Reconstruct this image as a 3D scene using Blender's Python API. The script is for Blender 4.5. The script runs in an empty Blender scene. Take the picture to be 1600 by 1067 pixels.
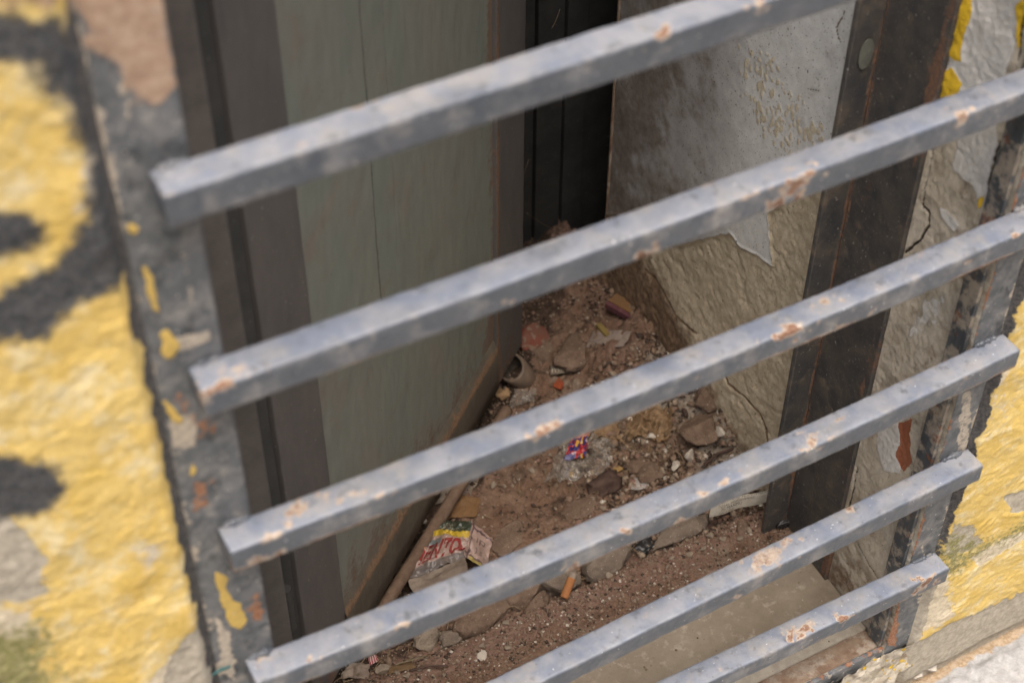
import bpy, math, random
import numpy as np
from mathutils import Matrix, Vector

S = bpy.context.scene
COL = S.collection
random.seed(7)
RNG = np.random.default_rng(11)

# ------------------------------------------------------------------ camera, sky, sun, exposure
FPX, PITCH, YAW, ROLL = 2543.72, 0.782311, 0.503469, 0.006043
CAM = np.array([-0.133885, -0.564059, 0.464702])
_f = np.array([math.sin(YAW)*math.cos(PITCH), math.cos(YAW)*math.cos(PITCH), -math.sin(PITCH)])
_r = np.array([math.cos(YAW), -math.sin(YAW), 0.0]); _u = np.cross(_r, _f)
CR = _r*math.cos(ROLL) + _u*math.sin(ROLL); CU = -_r*math.sin(ROLL) + _u*math.cos(ROLL); CF = _f
cd = bpy.data.cameras.new('camera'); cam = bpy.data.objects.new('camera', cd); COL.objects.link(cam)
M = Matrix.Identity(4)
for i in range(3):
    M[i][0], M[i][1], M[i][2], M[i][3] = CR[i], CU[i], -CF[i], CAM[i]
cam.matrix_world = M
cd.sensor_width = 36; cd.lens = FPX/1600*36; cd.clip_start = 0.02; cd.clip_end = 2000
cd.dof.use_dof = True; cd.dof.focus_distance = 1.42; cd.dof.aperture_fstop = 6.7
S.camera = cam

world = bpy.data.worlds.new('World'); S.world = world; world.use_nodes = True
wn = world.node_tree; bg = wn.nodes['Background']
sky = wn.nodes.new('ShaderNodeTexSky'); sky.sky_type = 'NISHITA'; sky.sun_disc = False
SUN_EL, SUN_AZ = math.radians(78), math.radians(205)      # azimuth from +Y clockwise: sun stands over the street
sky.sun_elevation = SUN_EL; sky.sun_rotation = SUN_AZ
sky.air_density = 0.8; sky.dust_density = 4.0; sky.ozone_density = 0.6
wn.links.new(sky.outputs[0], bg.inputs[0]); bg.inputs[1].default_value = 0.15
sd = bpy.data.lights.new('sun', 'SUN'); so = bpy.data.objects.new('sun', sd); COL.objects.link(so)
sd.energy = 1.5; sd.angle = math.radians(50); sd.color = (1, .93, .84)
dv = Vector((math.sin(SUN_AZ)*math.cos(SUN_EL), math.cos(SUN_AZ)*math.cos(SUN_EL), math.sin(SUN_EL)))
so.rotation_euler = dv.to_track_quat('Z', 'Y').to_euler(); so.location = (0, -2, 3)
S.view_settings.view_transform = 'Standard'; S.view_settings.look = 'None'
S.view_settings.exposure = 1.62; S.view_settings.gamma = 1
S.cycles.max_bounces = 8

# ------------------------------------------------------------------ geometry of the photograph
def ray(u, v):
    return CAM, CF + CR*(u-800)/FPX - CU*(v-533.5)/FPX
def on(u, v, ax, val):
    o, d = ray(u, v); return o + (val-o[ax])/d[ax]*d
def poly2(pts, ax, val, a, b):
    return np.array([[on(u, v, ax, val)[a], on(u, v, ax, val)[b]] for u, v in pts])

# ------------------------------------------------------------------ noise and masks (numpy)
def _h(ix, iy, iz, s):
    n = (ix*374761393 + iy*668265263 + iz*2147483647 + s*974634777) & 0xffffffff
    n = ((n ^ (n >> 13))*1274126177) & 0xffffffff
    return ((n ^ (n >> 16)) & 0xffff)/65535.0
def vnoise(x, y, z=0.0, s=0):
    x, y, z = np.broadcast_arrays(np.asarray(x, float), np.asarray(y, float), np.asarray(z, float))
    X, Y, Z = np.floor(x).astype(np.int64), np.floor(y).astype(np.int64), np.floor(z).astype(np.int64)
    fx, fy, fz = x-X, y-Y, z-Z
    fx, fy, fz = [t*t*t*(t*(t*6-15)+10) for t in (fx, fy, fz)]
    r = 0
    for a in (0, 1):
        for b in (0, 1):
            for c in (0, 1):
                r = r + _h(X+a, Y+b, Z+c, s)*(fx if a else 1-fx)*(fy if b else 1-fy)*(fz if c else 1-fz)
    return r*2-1
def fbm(x, y, z=0.0, s=0, o=4, g=.5):
    r = 0; a = 1; t = 0; x = np.asarray(x, float); y = np.asarray(y, float); z = np.asarray(z, float)
    for i in range(o):
        x, y = x*.8-y*.6+3.7, x*.6+y*.8-1.3          # turn every octave so the lattice never shows
        r = r + a*vnoise(x*2**i, y*2**i, z*2**i, s+i*17); t += a; a *= g
    return r/t*1.15
def sdp(px, py, poly):
    """signed distance to polygon, positive inside"""
    d = np.full(px.shape, 1e9); ins = np.zeros(px.shape, bool); n = len(poly)
    for i in range(n):
        ax, ay = poly[i]; bx, by = poly[(i+1) % n]
        ex, ey = bx-ax, by-ay; wx, wy = px-ax, py-ay
        t = np.clip((wx*ex+wy*ey)/(ex*ex+ey*ey+1e-12), 0, 1)
        d = np.minimum(d, np.hypot(wx-ex*t, wy-ey*t))
        c = ((ay > py) != (by > py)) & (px < (bx-ax)*(py-ay)/(by-ay+1e-12)+ax); ins ^= c
    return np.where(ins, d, -d)
def sm(a, b, x):
    t = np.clip((x-a)/(b-a), 0, 1); return t*t*(3-2*t)

# ------------------------------------------------------------------ object helpers
def set_props(o, label=None, cat=None, group=None, kind=None):
    for k, v in (('label', label), ('category', cat), ('group', group), ('kind', kind)):
        if v: o[k] = v
    return o
def thing(name, label, cat, loc=(0, 0, 0), group=None):
    o = bpy.data.objects.new(name, None); COL.objects.link(o); o.location = loc
    o.empty_display_size = .02
    return set_props(o, label, cat, group)
def wloc(p):
    v = Vector((0, 0, 0))
    while p: v = v + p.location; p = p.parent
    return v
def mk(name, V, F, mat, parent=None, attrs=None, smooth=False, label=None, cat=None, group=None, kind=None, base=None, mats=None, mi=None):
    """mesh given in world coordinates; base = object origin for a top-level thing"""
    V = np.asarray(V, float).reshape(-1, 3)
    off = np.array(wloc(parent)) if parent else (np.array(base, float) if base is not None else np.zeros(3))
    me = bpy.data.meshes.new(name)
    if isinstance(F, np.ndarray):
        k = F.shape[1]; me.vertices.add(len(V)); me.vertices.foreach_set('co', (V-off).astype(np.float32).ravel())
        me.loops.add(F.size); me.loops.foreach_set('vertex_index', F.astype(np.int32).ravel())
        me.polygons.add(len(F)); me.polygons.foreach_set('loop_start', np.arange(0, F.size, k, dtype=np.int32))
        me.update(calc_edges=True)
    else:
        me.from_pydata((V-off).tolist(), [], F); me.update()
    for m_ in (mats or [mat]): me.materials.append(m_)
    if mi is not None: me.polygons.foreach_set('material_index', np.asarray(mi, np.int32))
    if attrs:
        for k, v in attrs.items():
            v = np.asarray(v, np.float32)
            if v.ndim == 2:
                at = me.attributes.new(k, 'FLOAT_COLOR', 'POINT')
                c = np.ones((len(V), 4), np.float32); c[:, :3] = v; at.data.foreach_set('color', c.ravel())
            else:
                at = me.attributes.new(k, 'FLOAT', 'POINT'); at.data.foreach_set('value', v)
    if smooth: me.polygons.foreach_set('use_smooth', [True]*len(me.polygons))
    me.validate()
    o = bpy.data.objects.new(name, me); COL.objects.link(o)
    if parent: o.parent = parent
    else: o.location = off
    return set_props(o, label, cat, group, kind)
def gridF(nu, nv):
    a = np.arange(nu*nv).reshape(nu, nv)
    return np.stack([a[:-1, :-1].ravel(), a[1:, :-1].ravel(), a[1:, 1:].ravel(), a[:-1, 1:].ravel()], 1)
def box(x0, x1, y0, y1, z0, z1, bev=0.0):
    """box; bev > 0 gives chamfered edges"""
    if bev <= 0:
        V = [(x, y, z) for x in (x0, x1) for y in (y0, y1) for z in (z0, z1)]
        return np.array(V, float), [(0, 1, 3, 2), (4, 6, 7, 5), (0, 4, 5, 1), (2, 3, 7, 6), (0, 2, 6, 4), (1, 5, 7, 3)]
    import bmesh
    bm = bmesh.new(); bmesh.ops.create_cube(bm, size=1)
    for v in bm.verts:
        v.co = ((x0+x1)/2+v.co.x*(x1-x0), (y0+y1)/2+v.co.y*(y1-y0), (z0+z1)/2+v.co.z*(z1-z0))
    bmesh.ops.bevel(bm, geom=bm.edges[:], offset=bev, segments=2, affect='EDGES', profile=.6)
    V = np.array([v.co[:] for v in bm.verts]); F = [[v.index for v in f.verts] for f in bm.faces]; bm.free()
    return V, F
def rotbox(V, origin, dx, dy):
    """local (s, n, z) -> world with origin and horizontal axes"""
    return np.array([origin[0]+V[:, 0]*dx[0]+V[:, 1]*dy[0], origin[1]+V[:, 0]*dx[1]+V[:, 1]*dy[1], origin[2]+V[:, 2]]).T

# ------------------------------------------------------------------ materials
class G:
    def __init__(s, name):
        s.m = bpy.data.materials.new(name); s.m.use_nodes = True; s.nt = s.m.node_tree; s.n = s.nt.nodes
        s.b = s.n['Principled BSDF']; s.tc = s.n.new('ShaderNodeTexCoord').outputs['Object']
    def L(s, a, b):
        if hasattr(a, 'is_output') or isinstance(a, bpy.types.NodeSocket): s.nt.links.new(a, b)
        else:
            if b.type == 'RGBA': a = tuple(a)+(1,) if len(a) == 3 else a
            b.default_value = a
    def stretch(s, sc):
        m = s.n.new('ShaderNodeMapping'); m.inputs['Scale'].default_value = sc; s.nt.links.new(s.tc, m.inputs[0]); return m.outputs[0]
    def noise(s, scale, d=4, r=.6, vec=None, dist=0):
        n = s.n.new('ShaderNodeTexNoise'); n.inputs['Scale'].default_value = scale; n.inputs['Detail'].default_value = d
        n.inputs['Roughness'].default_value = r; n.inputs['Distortion'].default_value = dist
        s.nt.links.new(vec or s.tc, n.inputs['Vector']); return n.outputs['Fac']
    def voro(s, scale, feature='F1', vec=None):
        n = s.n.new('ShaderNodeTexVoronoi'); n.feature = feature; n.inputs['Scale'].default_value = scale
        s.nt.links.new(vec or s.tc, n.inputs['Vector']); return n.outputs['Distance']
    def attr(s, name, col=False):
        n = s.n.new('ShaderNodeAttribute'); n.attribute_name = name; return n.outputs['Color' if col else 'Fac']
    def math(s, op, a, b=0.0, c=0.0):
        n = s.n.new('ShaderNodeMath'); n.operation = op
        for i, v in enumerate((a, b, c)): s.L(v, n.inputs[i])
        return n.outputs[0]
    def step(s, x, lo, hi):
        n = s.n.new('ShaderNodeMapRange'); n.interpolation_type = 'SMOOTHSTEP'; s.L(x, n.inputs[0])
        n.inputs[1].default_value = lo; n.inputs[2].default_value = hi; return n.outputs[0]
    def mix(s, f, a, b):
        n = s.n.new('ShaderNodeMix'); n.data_type = 'RGBA'; s.L(f, n.inputs[0]); s.L(a, n.inputs[6]); s.L(b, n.inputs[7]); return n.outputs[2]
    def mixf(s, f, a, b):
        n = s.n.new('ShaderNodeMix'); n.data_type = 'FLOAT'; s.L(f, n.inputs[0]); s.L(a, n.inputs[2]); s.L(b, n.inputs[3]); return n.outputs[0]
    def scale(s, col, f):
        n = s.n.new('ShaderNodeVectorMath'); n.operation = 'SCALE'; s.L(col, n.inputs[0]); s.L(f, n.inputs['Scale']); return n.outputs[0]
    def done(s, col, rough, h, spec=.35, metal=0.0):
        s.L(col, s.b.inputs['Base Color']); s.L(rough, s.b.inputs['Roughness'])
        s.b.inputs['Specular IOR Level'].default_value = spec; s.b.inputs['Metallic'].default_value = metal
        if h is not None:
            bp = s.n.new('ShaderNodeBump'); bp.inputs['Strength'].default_value = 1; bp.inputs['Distance'].default_value = .001
            s.L(h, bp.inputs['Height']); s.nt.links.new(bp.outputs[0], s.b.inputs['Normal'])
        return s.m
def layered(name, c1, c2, sc=40, layers=(), rough=.85, spec=.25, hf=(.25, 900), hm=(.5, 150), var=.35, specks=None, stretch=None):
    """base paint or plaster with layers: (attr or None, colour a, colour b, noise scale, amplitude, edge width, height mm, rough, threshold)"""
    g = G(name); vec = g.stretch(stretch) if stretch else None
    col = g.mix(g.step(g.noise(sc, 5, .65, vec), .3, .7), c1, c2)
    fine = g.noise(hf[1], 3, .7, vec); mid = g.noise(hm[1], 4, .6, vec)
    h = g.math('ADD', g.math('MULTIPLY', fine, hf[0]), g.math('MULTIPLY', mid, hm[0]))
    r = rough
    for (at, a, b, ns, amp, w, hh, rr, th) in layers:
        n = g.noise(ns, 6, .65)
        x = g.math('MULTIPLY_ADD', g.math('SUBTRACT', n, .5), amp, g.attr(at)) if at else n
        m = g.step(x, th-w, th+w)
        lc = g.mix(g.step(g.noise(ns*1.7, 4, .6), .35, .65), a, b)
        col = g.mix(m, col, lc); r = g.mixf(m, r, rr); h = g.math('MULTIPLY_ADD', m, hh, h)
    if specks:
        for (ns, th, sc_, hh) in specks:
            m = g.step(g.noise(ns, 2, .5), th, th+.05)
            col = g.mix(m, col, sc_); h = g.math('MULTIPLY_ADD', m, hh, h)
    col = g.scale(col, g.math('MULTIPLY_ADD', g.math('ADD', fine, mid), var, 1-var))
    return g.done(col, r, h, spec)

RUST_A, RUST_B = (.25, .105, .050), (.34, .19, .115)
PALE = (.50, .42, .33)
m_bar = layered('bar_paint', (.056, .066, .080), (.085, .092, .102), 60, [
    ('dust_toplight', (.225, .232, .248), (.145, .165, .205), 24, .8, .42, .02, .5, .52),  # dusty top faces, painted lighter and bluer for sky light from above
    (None, (.27, .25, .225), (.20, .20, .20), 38, 0, .14, .03, .6, .60),
    (None, (.075, .08, .09), (.09, .095, .10), 85, 0, .10, -.05, .45, .64),
    ('wear', (.40, .34, .27), (.32, .235, .17), 190, .9, .20, -.12, .8, .66),
    ('wear', (.155, .075, .042), (.22, .13, .085), 230, 1.2, .18, .25, .95, .92)],
    rough=.40, spec=.5, hf=(.07, 1400), hm=(.20, 210), var=.30,
    specks=[(420, .72, (.55, .54, .52), .15), (300, .735, (.05, .05, .055), -.1)])
m_stile = layered('stile_paint', (.085, .092, .094), (.16, .162, .16), 60, [
    (None, (.27, .25, .22), (.20, .195, .185), 50, 0, .10, .05, .8, .57),
    (None, (.045, .05, .052), (.06, .062, .062), 38, 0, .08, 0, .6, .60),
    ('beige', (.50, .43, .33), (.36, .31, .25), 200, 1.0, .08, .3, .9, .5),
    ('rust', RUST_A, RUST_B, 240, 1.1, .10, .3, .95, .5),
    ('yellow', (.58, .40, .10), (.52, .36, .10), 200, .5, .05, .5, .7, .5),
    ('brown', (.34, .225, .15), (.42, .30, .21), 110, .8, .14, .3, .95, .5)],
    rough=.55, spec=.35, hf=(.12, 1200), hm=(.35, 200), specks=[(350, .70, (.45, .42, .37), .15)])
m_frame = layered('frame_paint', (.042, .043, .044), (.085, .074, .062), 36, [
    (None, (.15, .118, .085), (.12, .095, .07), 42, 0, .10, .08, .9, .62),
    ('rust', (.19, .10, .06), (.12, .075, .05), 180, .8, .16, .2, .95, .55)],
    rough=.55, spec=.35, hf=(.2, 1000), hm=(.4, 180), specks=[(300, .69, (.24, .22, .19), .2), (700, .67, (.2, .18, .15), .15)])
m_dgreen = layered('door_panel_paint', (.150, .166, .138), (.176, .168, .140), 9, [
    (None, (.18, .155, .125), (.155, .14, .115), 22, 0, .15, 0, .8, .62),
    ('seam', (.075, .08, .065), (.10, .10, .08), 120, .8, .25, -.2, .8, .6),
    ('rust', (.16, .105, .07), (.125, .09, .065), 150, .9, .22, .1, .95, .55)],
    rough=.62, spec=.3, hf=(.06, 1500), hm=(.10, 120), var=.25, specks=[(330, .745, (.30, .28, .25), .2), (240, .74, (.045, .04, .035), 0)], stretch=(1, 1, .25))
m_dbrown = layered('door_frame_paint', (.098, .088, .080), (.080, .073, .068), 30, [
    ('rust', (.17, .10, .06), (.12, .075, .05), 170, .9, .16, .25, .95, .60)],
    rough=.62, spec=.3, hf=(.10, 1300), hm=(.16, 150), var=.3, specks=[(320, .72, (.28, .26, .23), .2)], stretch=(1, 1, .4))
m_drail = layered('door_rail_paint', (.105, .090, .066), (.080, .066, .050), 40, [
    ('rust', (.20, .12, .07), (.14, .09, .055), 200, 1.3, .2, .25, .95, .60)],
    rough=.75, spec=.2, hf=(.3, 1100), hm=(.8, 200), var=.45, stretch=(1, 1, .6))
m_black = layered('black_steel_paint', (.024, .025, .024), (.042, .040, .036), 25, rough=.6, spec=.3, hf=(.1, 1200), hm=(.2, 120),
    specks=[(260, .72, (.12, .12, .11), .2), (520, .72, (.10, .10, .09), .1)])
m_rust = layered('rusty_iron', (.19, .115, .075), (.30, .22, .15), 60, [(None, (.40, .33, .25), (.33, .27, .21), 70, 0, .08, .3, .95, .56)],
    rough=.95, spec=.1, hf=(.3, 900), hm=(.6, 180))
YEL_A, YEL_B = (.70, .52, .19), (.67, .47, .14)
m_stucco = layered('yellow_stucco', YEL_A, YEL_B, 26, [
    (None, (.74, .62, .36), (.70, .56, .27), 60, 0, .09, .1, .8, .56),
    (None, (.66, .46, .12), (.62, .42, .11), 24, 0, .12, .0, .8, .60),
    ('pale', (.66, .58, .42), (.55, .46, .33), 140, 1.0, .10, -.2, .9, .5),
    ('bare', (.36, .32, .25), (.47, .42, .33), 120, .8, .08, -.6, .95, .5),
    ('black', (.055, .058, .060), (.095, .093, .090), 190, .9, .22, .03, .8, .5),
    ('moss', (.20, .19, .07), (.32, .29, .14), 200, 1.5, .25, .3, .95, .5),
    ('soot', (.06, .06, .06), (.12, .11, .10), 200, 1.3, .14, .2, .85, .5),
    ('brown', (.36, .235, .15), (.43, .30, .20), 90, .8, .16, .1, .95, .5)],
    rough=.95, spec=.06, hf=(.45, 900), hm=(.30, 330), var=.38, specks=[(700, .70, (.36, .27, .12), -.3)])
m_plaster = layered('bare_plaster', (.44, .385, .295), (.54, .485, .385), 45, [
    (None, (.30, .26, .195), (.37, .32, .24), 30, 0, .08, -.3, .95, .57),
    ('dirt', (.17, .115, .075), (.24, .17, .115), 120, 1.0, .2, .1, .95, .5),
    ('red', (.34, .12, .06), (.28, .11, .06), 120, 1.3, .08, -.2, .8, .5),
    ('white', (.62, .60, .55), (.57, .55, .50), 120, .6, .035, .7, .7, .5),
    ('yellow', (.70, .46, .03), (.65, .42, .04), 120, .5, .04, .8, .6, .5),
    ('crack', (.07, .05, .035), (.11, .085, .06), 260, 1.3, .20, -1.2, .95, .5)],
    rough=.93, spec=.15, hf=(.45, 900), hm=(.7, 220), var=.4, specks=[(600, .70, (.10, .08, .06), -.4)])
m_greywall = layered('grey_wall_paint', (.40, .39, .375), (.33, .32, .31), 20, [
    ('opening_light', (.62, .62, .59), (.68, .68, .65), 60, .6, .35, 0, .7, .5),  # daylight from the opening painted into the wall colour
    ('grime_shade', (.17, .14, .115), (.23, .20, .17), 60, 1.0, .35, .05, .9, .5),  # dirt together with painted shade of the deep end
    ('speck', (.60, .54, .41), (.50, .43, .31), 420, 1.1, .16, .3, .9, .5),
    ('bare', (.56, .485, .355), (.42, .35, .245), 70, .45, .035, -.9, .95, .5),
    ('dirt', (.12, .075, .045), (.20, .135, .085), 110, .9, .25, .1, .95, .5)],
    rough=.70, spec=.3, hf=(.12, 1000), hm=(.25, 140), var=.38, specks=[(260, .70, (.09, .075, .06), -.3), (620, .66, (.16, .125, .09), -.2)])
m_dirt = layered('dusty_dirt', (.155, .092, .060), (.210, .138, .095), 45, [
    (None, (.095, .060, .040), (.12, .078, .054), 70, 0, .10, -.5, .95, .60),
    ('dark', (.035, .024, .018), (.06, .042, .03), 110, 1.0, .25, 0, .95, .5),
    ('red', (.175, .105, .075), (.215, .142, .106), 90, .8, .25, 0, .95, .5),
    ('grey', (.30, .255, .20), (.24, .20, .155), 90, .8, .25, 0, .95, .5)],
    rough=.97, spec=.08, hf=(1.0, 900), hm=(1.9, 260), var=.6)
m_sill = layered('smooth_concrete', (.225, .182, .132), (.275, .228, .168), 24, [
    (None, (.21, .165, .118), (.25, .20, .15), 14, 0, .16, 0, .9, .58),
    (None, (.37, .31, .24), (.40, .35, .28), 90, 0, .10, .1, .9, .63),
    ('pale', (.46, .40, .31), (.38, .33, .26), 60, .9, .3, 0, .9, .5)],
    rough=.85, spec=.2, hf=(.12, 1300), hm=(.2, 140), var=.3, specks=[(240, .75, (.5, .46, .4), .4), (900, .68, (.17, .14, .1), -.1)])
m_pave = layered('pale_pavement_concrete', (.27, .265, .255), (.37, .365, .35), 120, [
    ('dirt', (.27, .19, .11), (.36, .28, .19), 130, 1.0, .15, 0, .95, .5)],
    rough=.9, spec=.2, hf=(.6, 700), hm=(1.2, 230), var=.35, specks=[(500, .68, (.30, .28, .26), -.4)])
m_road = layered('asphalt', (.05, .05, .05), (.065, .063, .06), 12, hf=(1, 400), hm=(1, 120))
m_plinth = layered('worn_plinth', (.40, .36, .29), (.50, .47, .41), 40, [
    (None, (.30, .25, .19), (.36, .30, .22), 35, 0, .08, -.4, .95, .56)], hf=(.3, 900), hm=(.9, 190), var=.4)
def simple(name, c1, c2, sc=120, rough=.9, spec=.15, **k): return layered(name, c1, c2, sc, rough=rough, spec=spec, **k)
m_rockA = simple('grey_stone', (.14, .110, .085), (.215, .172, .132), 45, hm=(1.8, 260), hf=(.8, 800), var=.65, specks=[(500, .68, (.4, .36, .3), .2)])
m_rockB = simple('warm_stone', (.125, .084, .058), (.20, .140, .10), 45, hm=(2.0, 260), hf=(.8, 800), var=.65, specks=[(500, .68, (.38, .33, .27), .2)])
m_rockP = simple('pale_plaster_lump', (.29, .235, .175), (.18, .142, .105), 60, hm=(2.0, 260), hf=(.8, 800), var=.6, specks=[(420, .69, (.5, .45, .37), .2)])
m_brick = simple('red_brick', (.165, .050, .032), (.13, .085, .06), 60, specks=[(130, .54, (.17, .12, .085), .2)])
m_white = simple('white_plaster_chip', (.50, .45, .38), (.40, .35, .28), 150)
m_wood = layered('brown_wood', (.105, .066, .043), (.155, .105, .072), 120, rough=.8, spec=.2, hm=(.5, 200))
m_orange = simple('orange_paper', (.34, .145, .055), (.27, .12, .05), 90, hm=(.1, 200))
m_ochre = simple('ochre_card', (.20, .105, .042), (.155, .090, .045), 70)
m_purple = simple('purple_card', (.10, .035, .045), (.13, .065, .06), 90)
m_redbit = simple('red_shard', (.30, .065, .025), (.17, .05, .025), 200, rough=.5)
m_blackp = simple('black_plastic', (.012, .012, .013), (.025, .024, .023), 60, rough=.32, spec=.5, hm=(.2, 120))
m_paper = simple('dirty_paper', (.27, .22, .17), (.17, .13, .10), 50, hf=(.05, 900), hm=(.15, 160))
m_ink = simple('black_ink', (.05, .042, .036), (.15, .12, .09), 150, hm=(0, 100), hf=(0, 100))
m_redink = simple('red_ink', (.26, .025, .025), (.17, .05, .04), 110, hm=(0, 100), hf=(0, 100), rough=.6)
m_dark = simple('dark_soil_lump', (.05, .032, .025), (.10, .065, .05), 90)
m_leaf = simple('dry_leaf', (.17, .105, .055), (.24, .16, .09), 90, rough=.7)
m_straw = simple('straw', (.24, .175, .10), (.14, .095, .06), 90)
m_grit = [simple('grit_brown', (.165, .110, .075), (.22, .155, .108), 200), simple('grit_pale', (.29, .225, .165), (.24, .185, .135), 200),
          simple('grit_dark', (.05, .036, .028), (.08, .055, .04), 200), simple('grit_white', (.52, .47, .40), (.44, .38, .31), 200),
          simple('grit_pink', (.22, .135, .10), (.18, .11, .08), 200)]
def print_mat():
    g = G('printed_paper'); c = g.attr('print', True); n = g.noise(300, 4, .6); d = g.step(g.noise(60, 5, .7), .5, .72)
    col = g.mix(g.math('MULTIPLY', d, .55), c, (.17, .12, .085)); col = g.scale(col, g.math('MULTIPLY_ADD', n, .5, .75))
    return g.done(col, .38, g.math('MULTIPLY', g.noise(140, 4, .6), 1.2), .5)
m_print = print_mat()
def film_mat():
    g = G('dusty_clear_film'); n = g.noise(90, 5, .7); g.b.inputs['Transmission Weight'].default_value = 0
    g.L(g.math('MULTIPLY_ADD', g.step(n, .4, .7), .45, .14), g.b.inputs['Alpha'])
    return g.done((.30, .26, .215), .30, g.math('MULTIPLY', g.noise(150, 4, .6), .8), .6)
m_film = film_mat()

# ------------------------------------------------------------------ the ground: street, pavement
SILLZ, GZ = -.775, -.862
V, F = box(-400, 400, -400, -2.0, -1.2, GZ-.12)
mk('road', V, F, m_road, kind='structure')
V, F = box(-60, 60, -1.99, -.30, -1.15, GZ-.004)
mk('pavement', V, F, m_pave, kind='structure')
nx, ny = 420, 150
X, Y = np.meshgrid(np.linspace(.20, 1.15, nx), np.linspace(-.30, .03, ny), indexing='ij')
edge = .002+.006*fbm(X*40, Y*40, s=5)
Z = GZ + .0016*fbm(X*300, Y*300, s=3) + .0022*fbm(X*90, Y*90, s=4) - .006*sm(-.004, .010, Y-edge)
mk('pavement', np.stack([X, Y, Z], -1), gridF(nx, ny), m_pave, smooth=True, kind='structure',
   attrs=dict(dirt=(.02+.9*sm(.006, .018, Y+.006*fbm(X*60, Y*60, s=6))).ravel()))
V, F = box(-60, .20, -.30, .03, -1.15, GZ-.0015); mk('pavement', V, F, m_pave, kind='structure')
V, F = box(1.15, 60, -.30, .03, -1.15, GZ-.0015); mk('pavement', V, F, m_pave, kind='structure')

m_house = layered('added_house_render', (.30, .27, .23), (.34, .31, .27), 2, hf=(.1, 300), hm=(.2, 60))
m_pane = simple_glass = layered('added_house_glass', (.03, .035, .04), (.04, .045, .05), 2, rough=.1, spec=.5, hf=(0, 10), hm=(0, 10))
YH = -6.0
V, F = box(-60, 60, YH-6, YH, -1.05, 6.6); mk('added_street_houses', V, F, m_house, kind='structure')  # unseen houses opposite, added to block light from the low sky
Vw, Fw = [], []
for fx in range(-10, 11):
    for fz in (0.4, 3.6):
        V, F = box(fx*2.6-.5, fx*2.6+.5, YH-.02, YH+.03, fz, fz+1.5); Fw += [[i+len(Vw) for i in f] for f in F]; Vw += V.tolist()
mk('added_house_windows', Vw, Fw, m_pane, kind='structure')  # windows of the added houses, out of view

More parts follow.
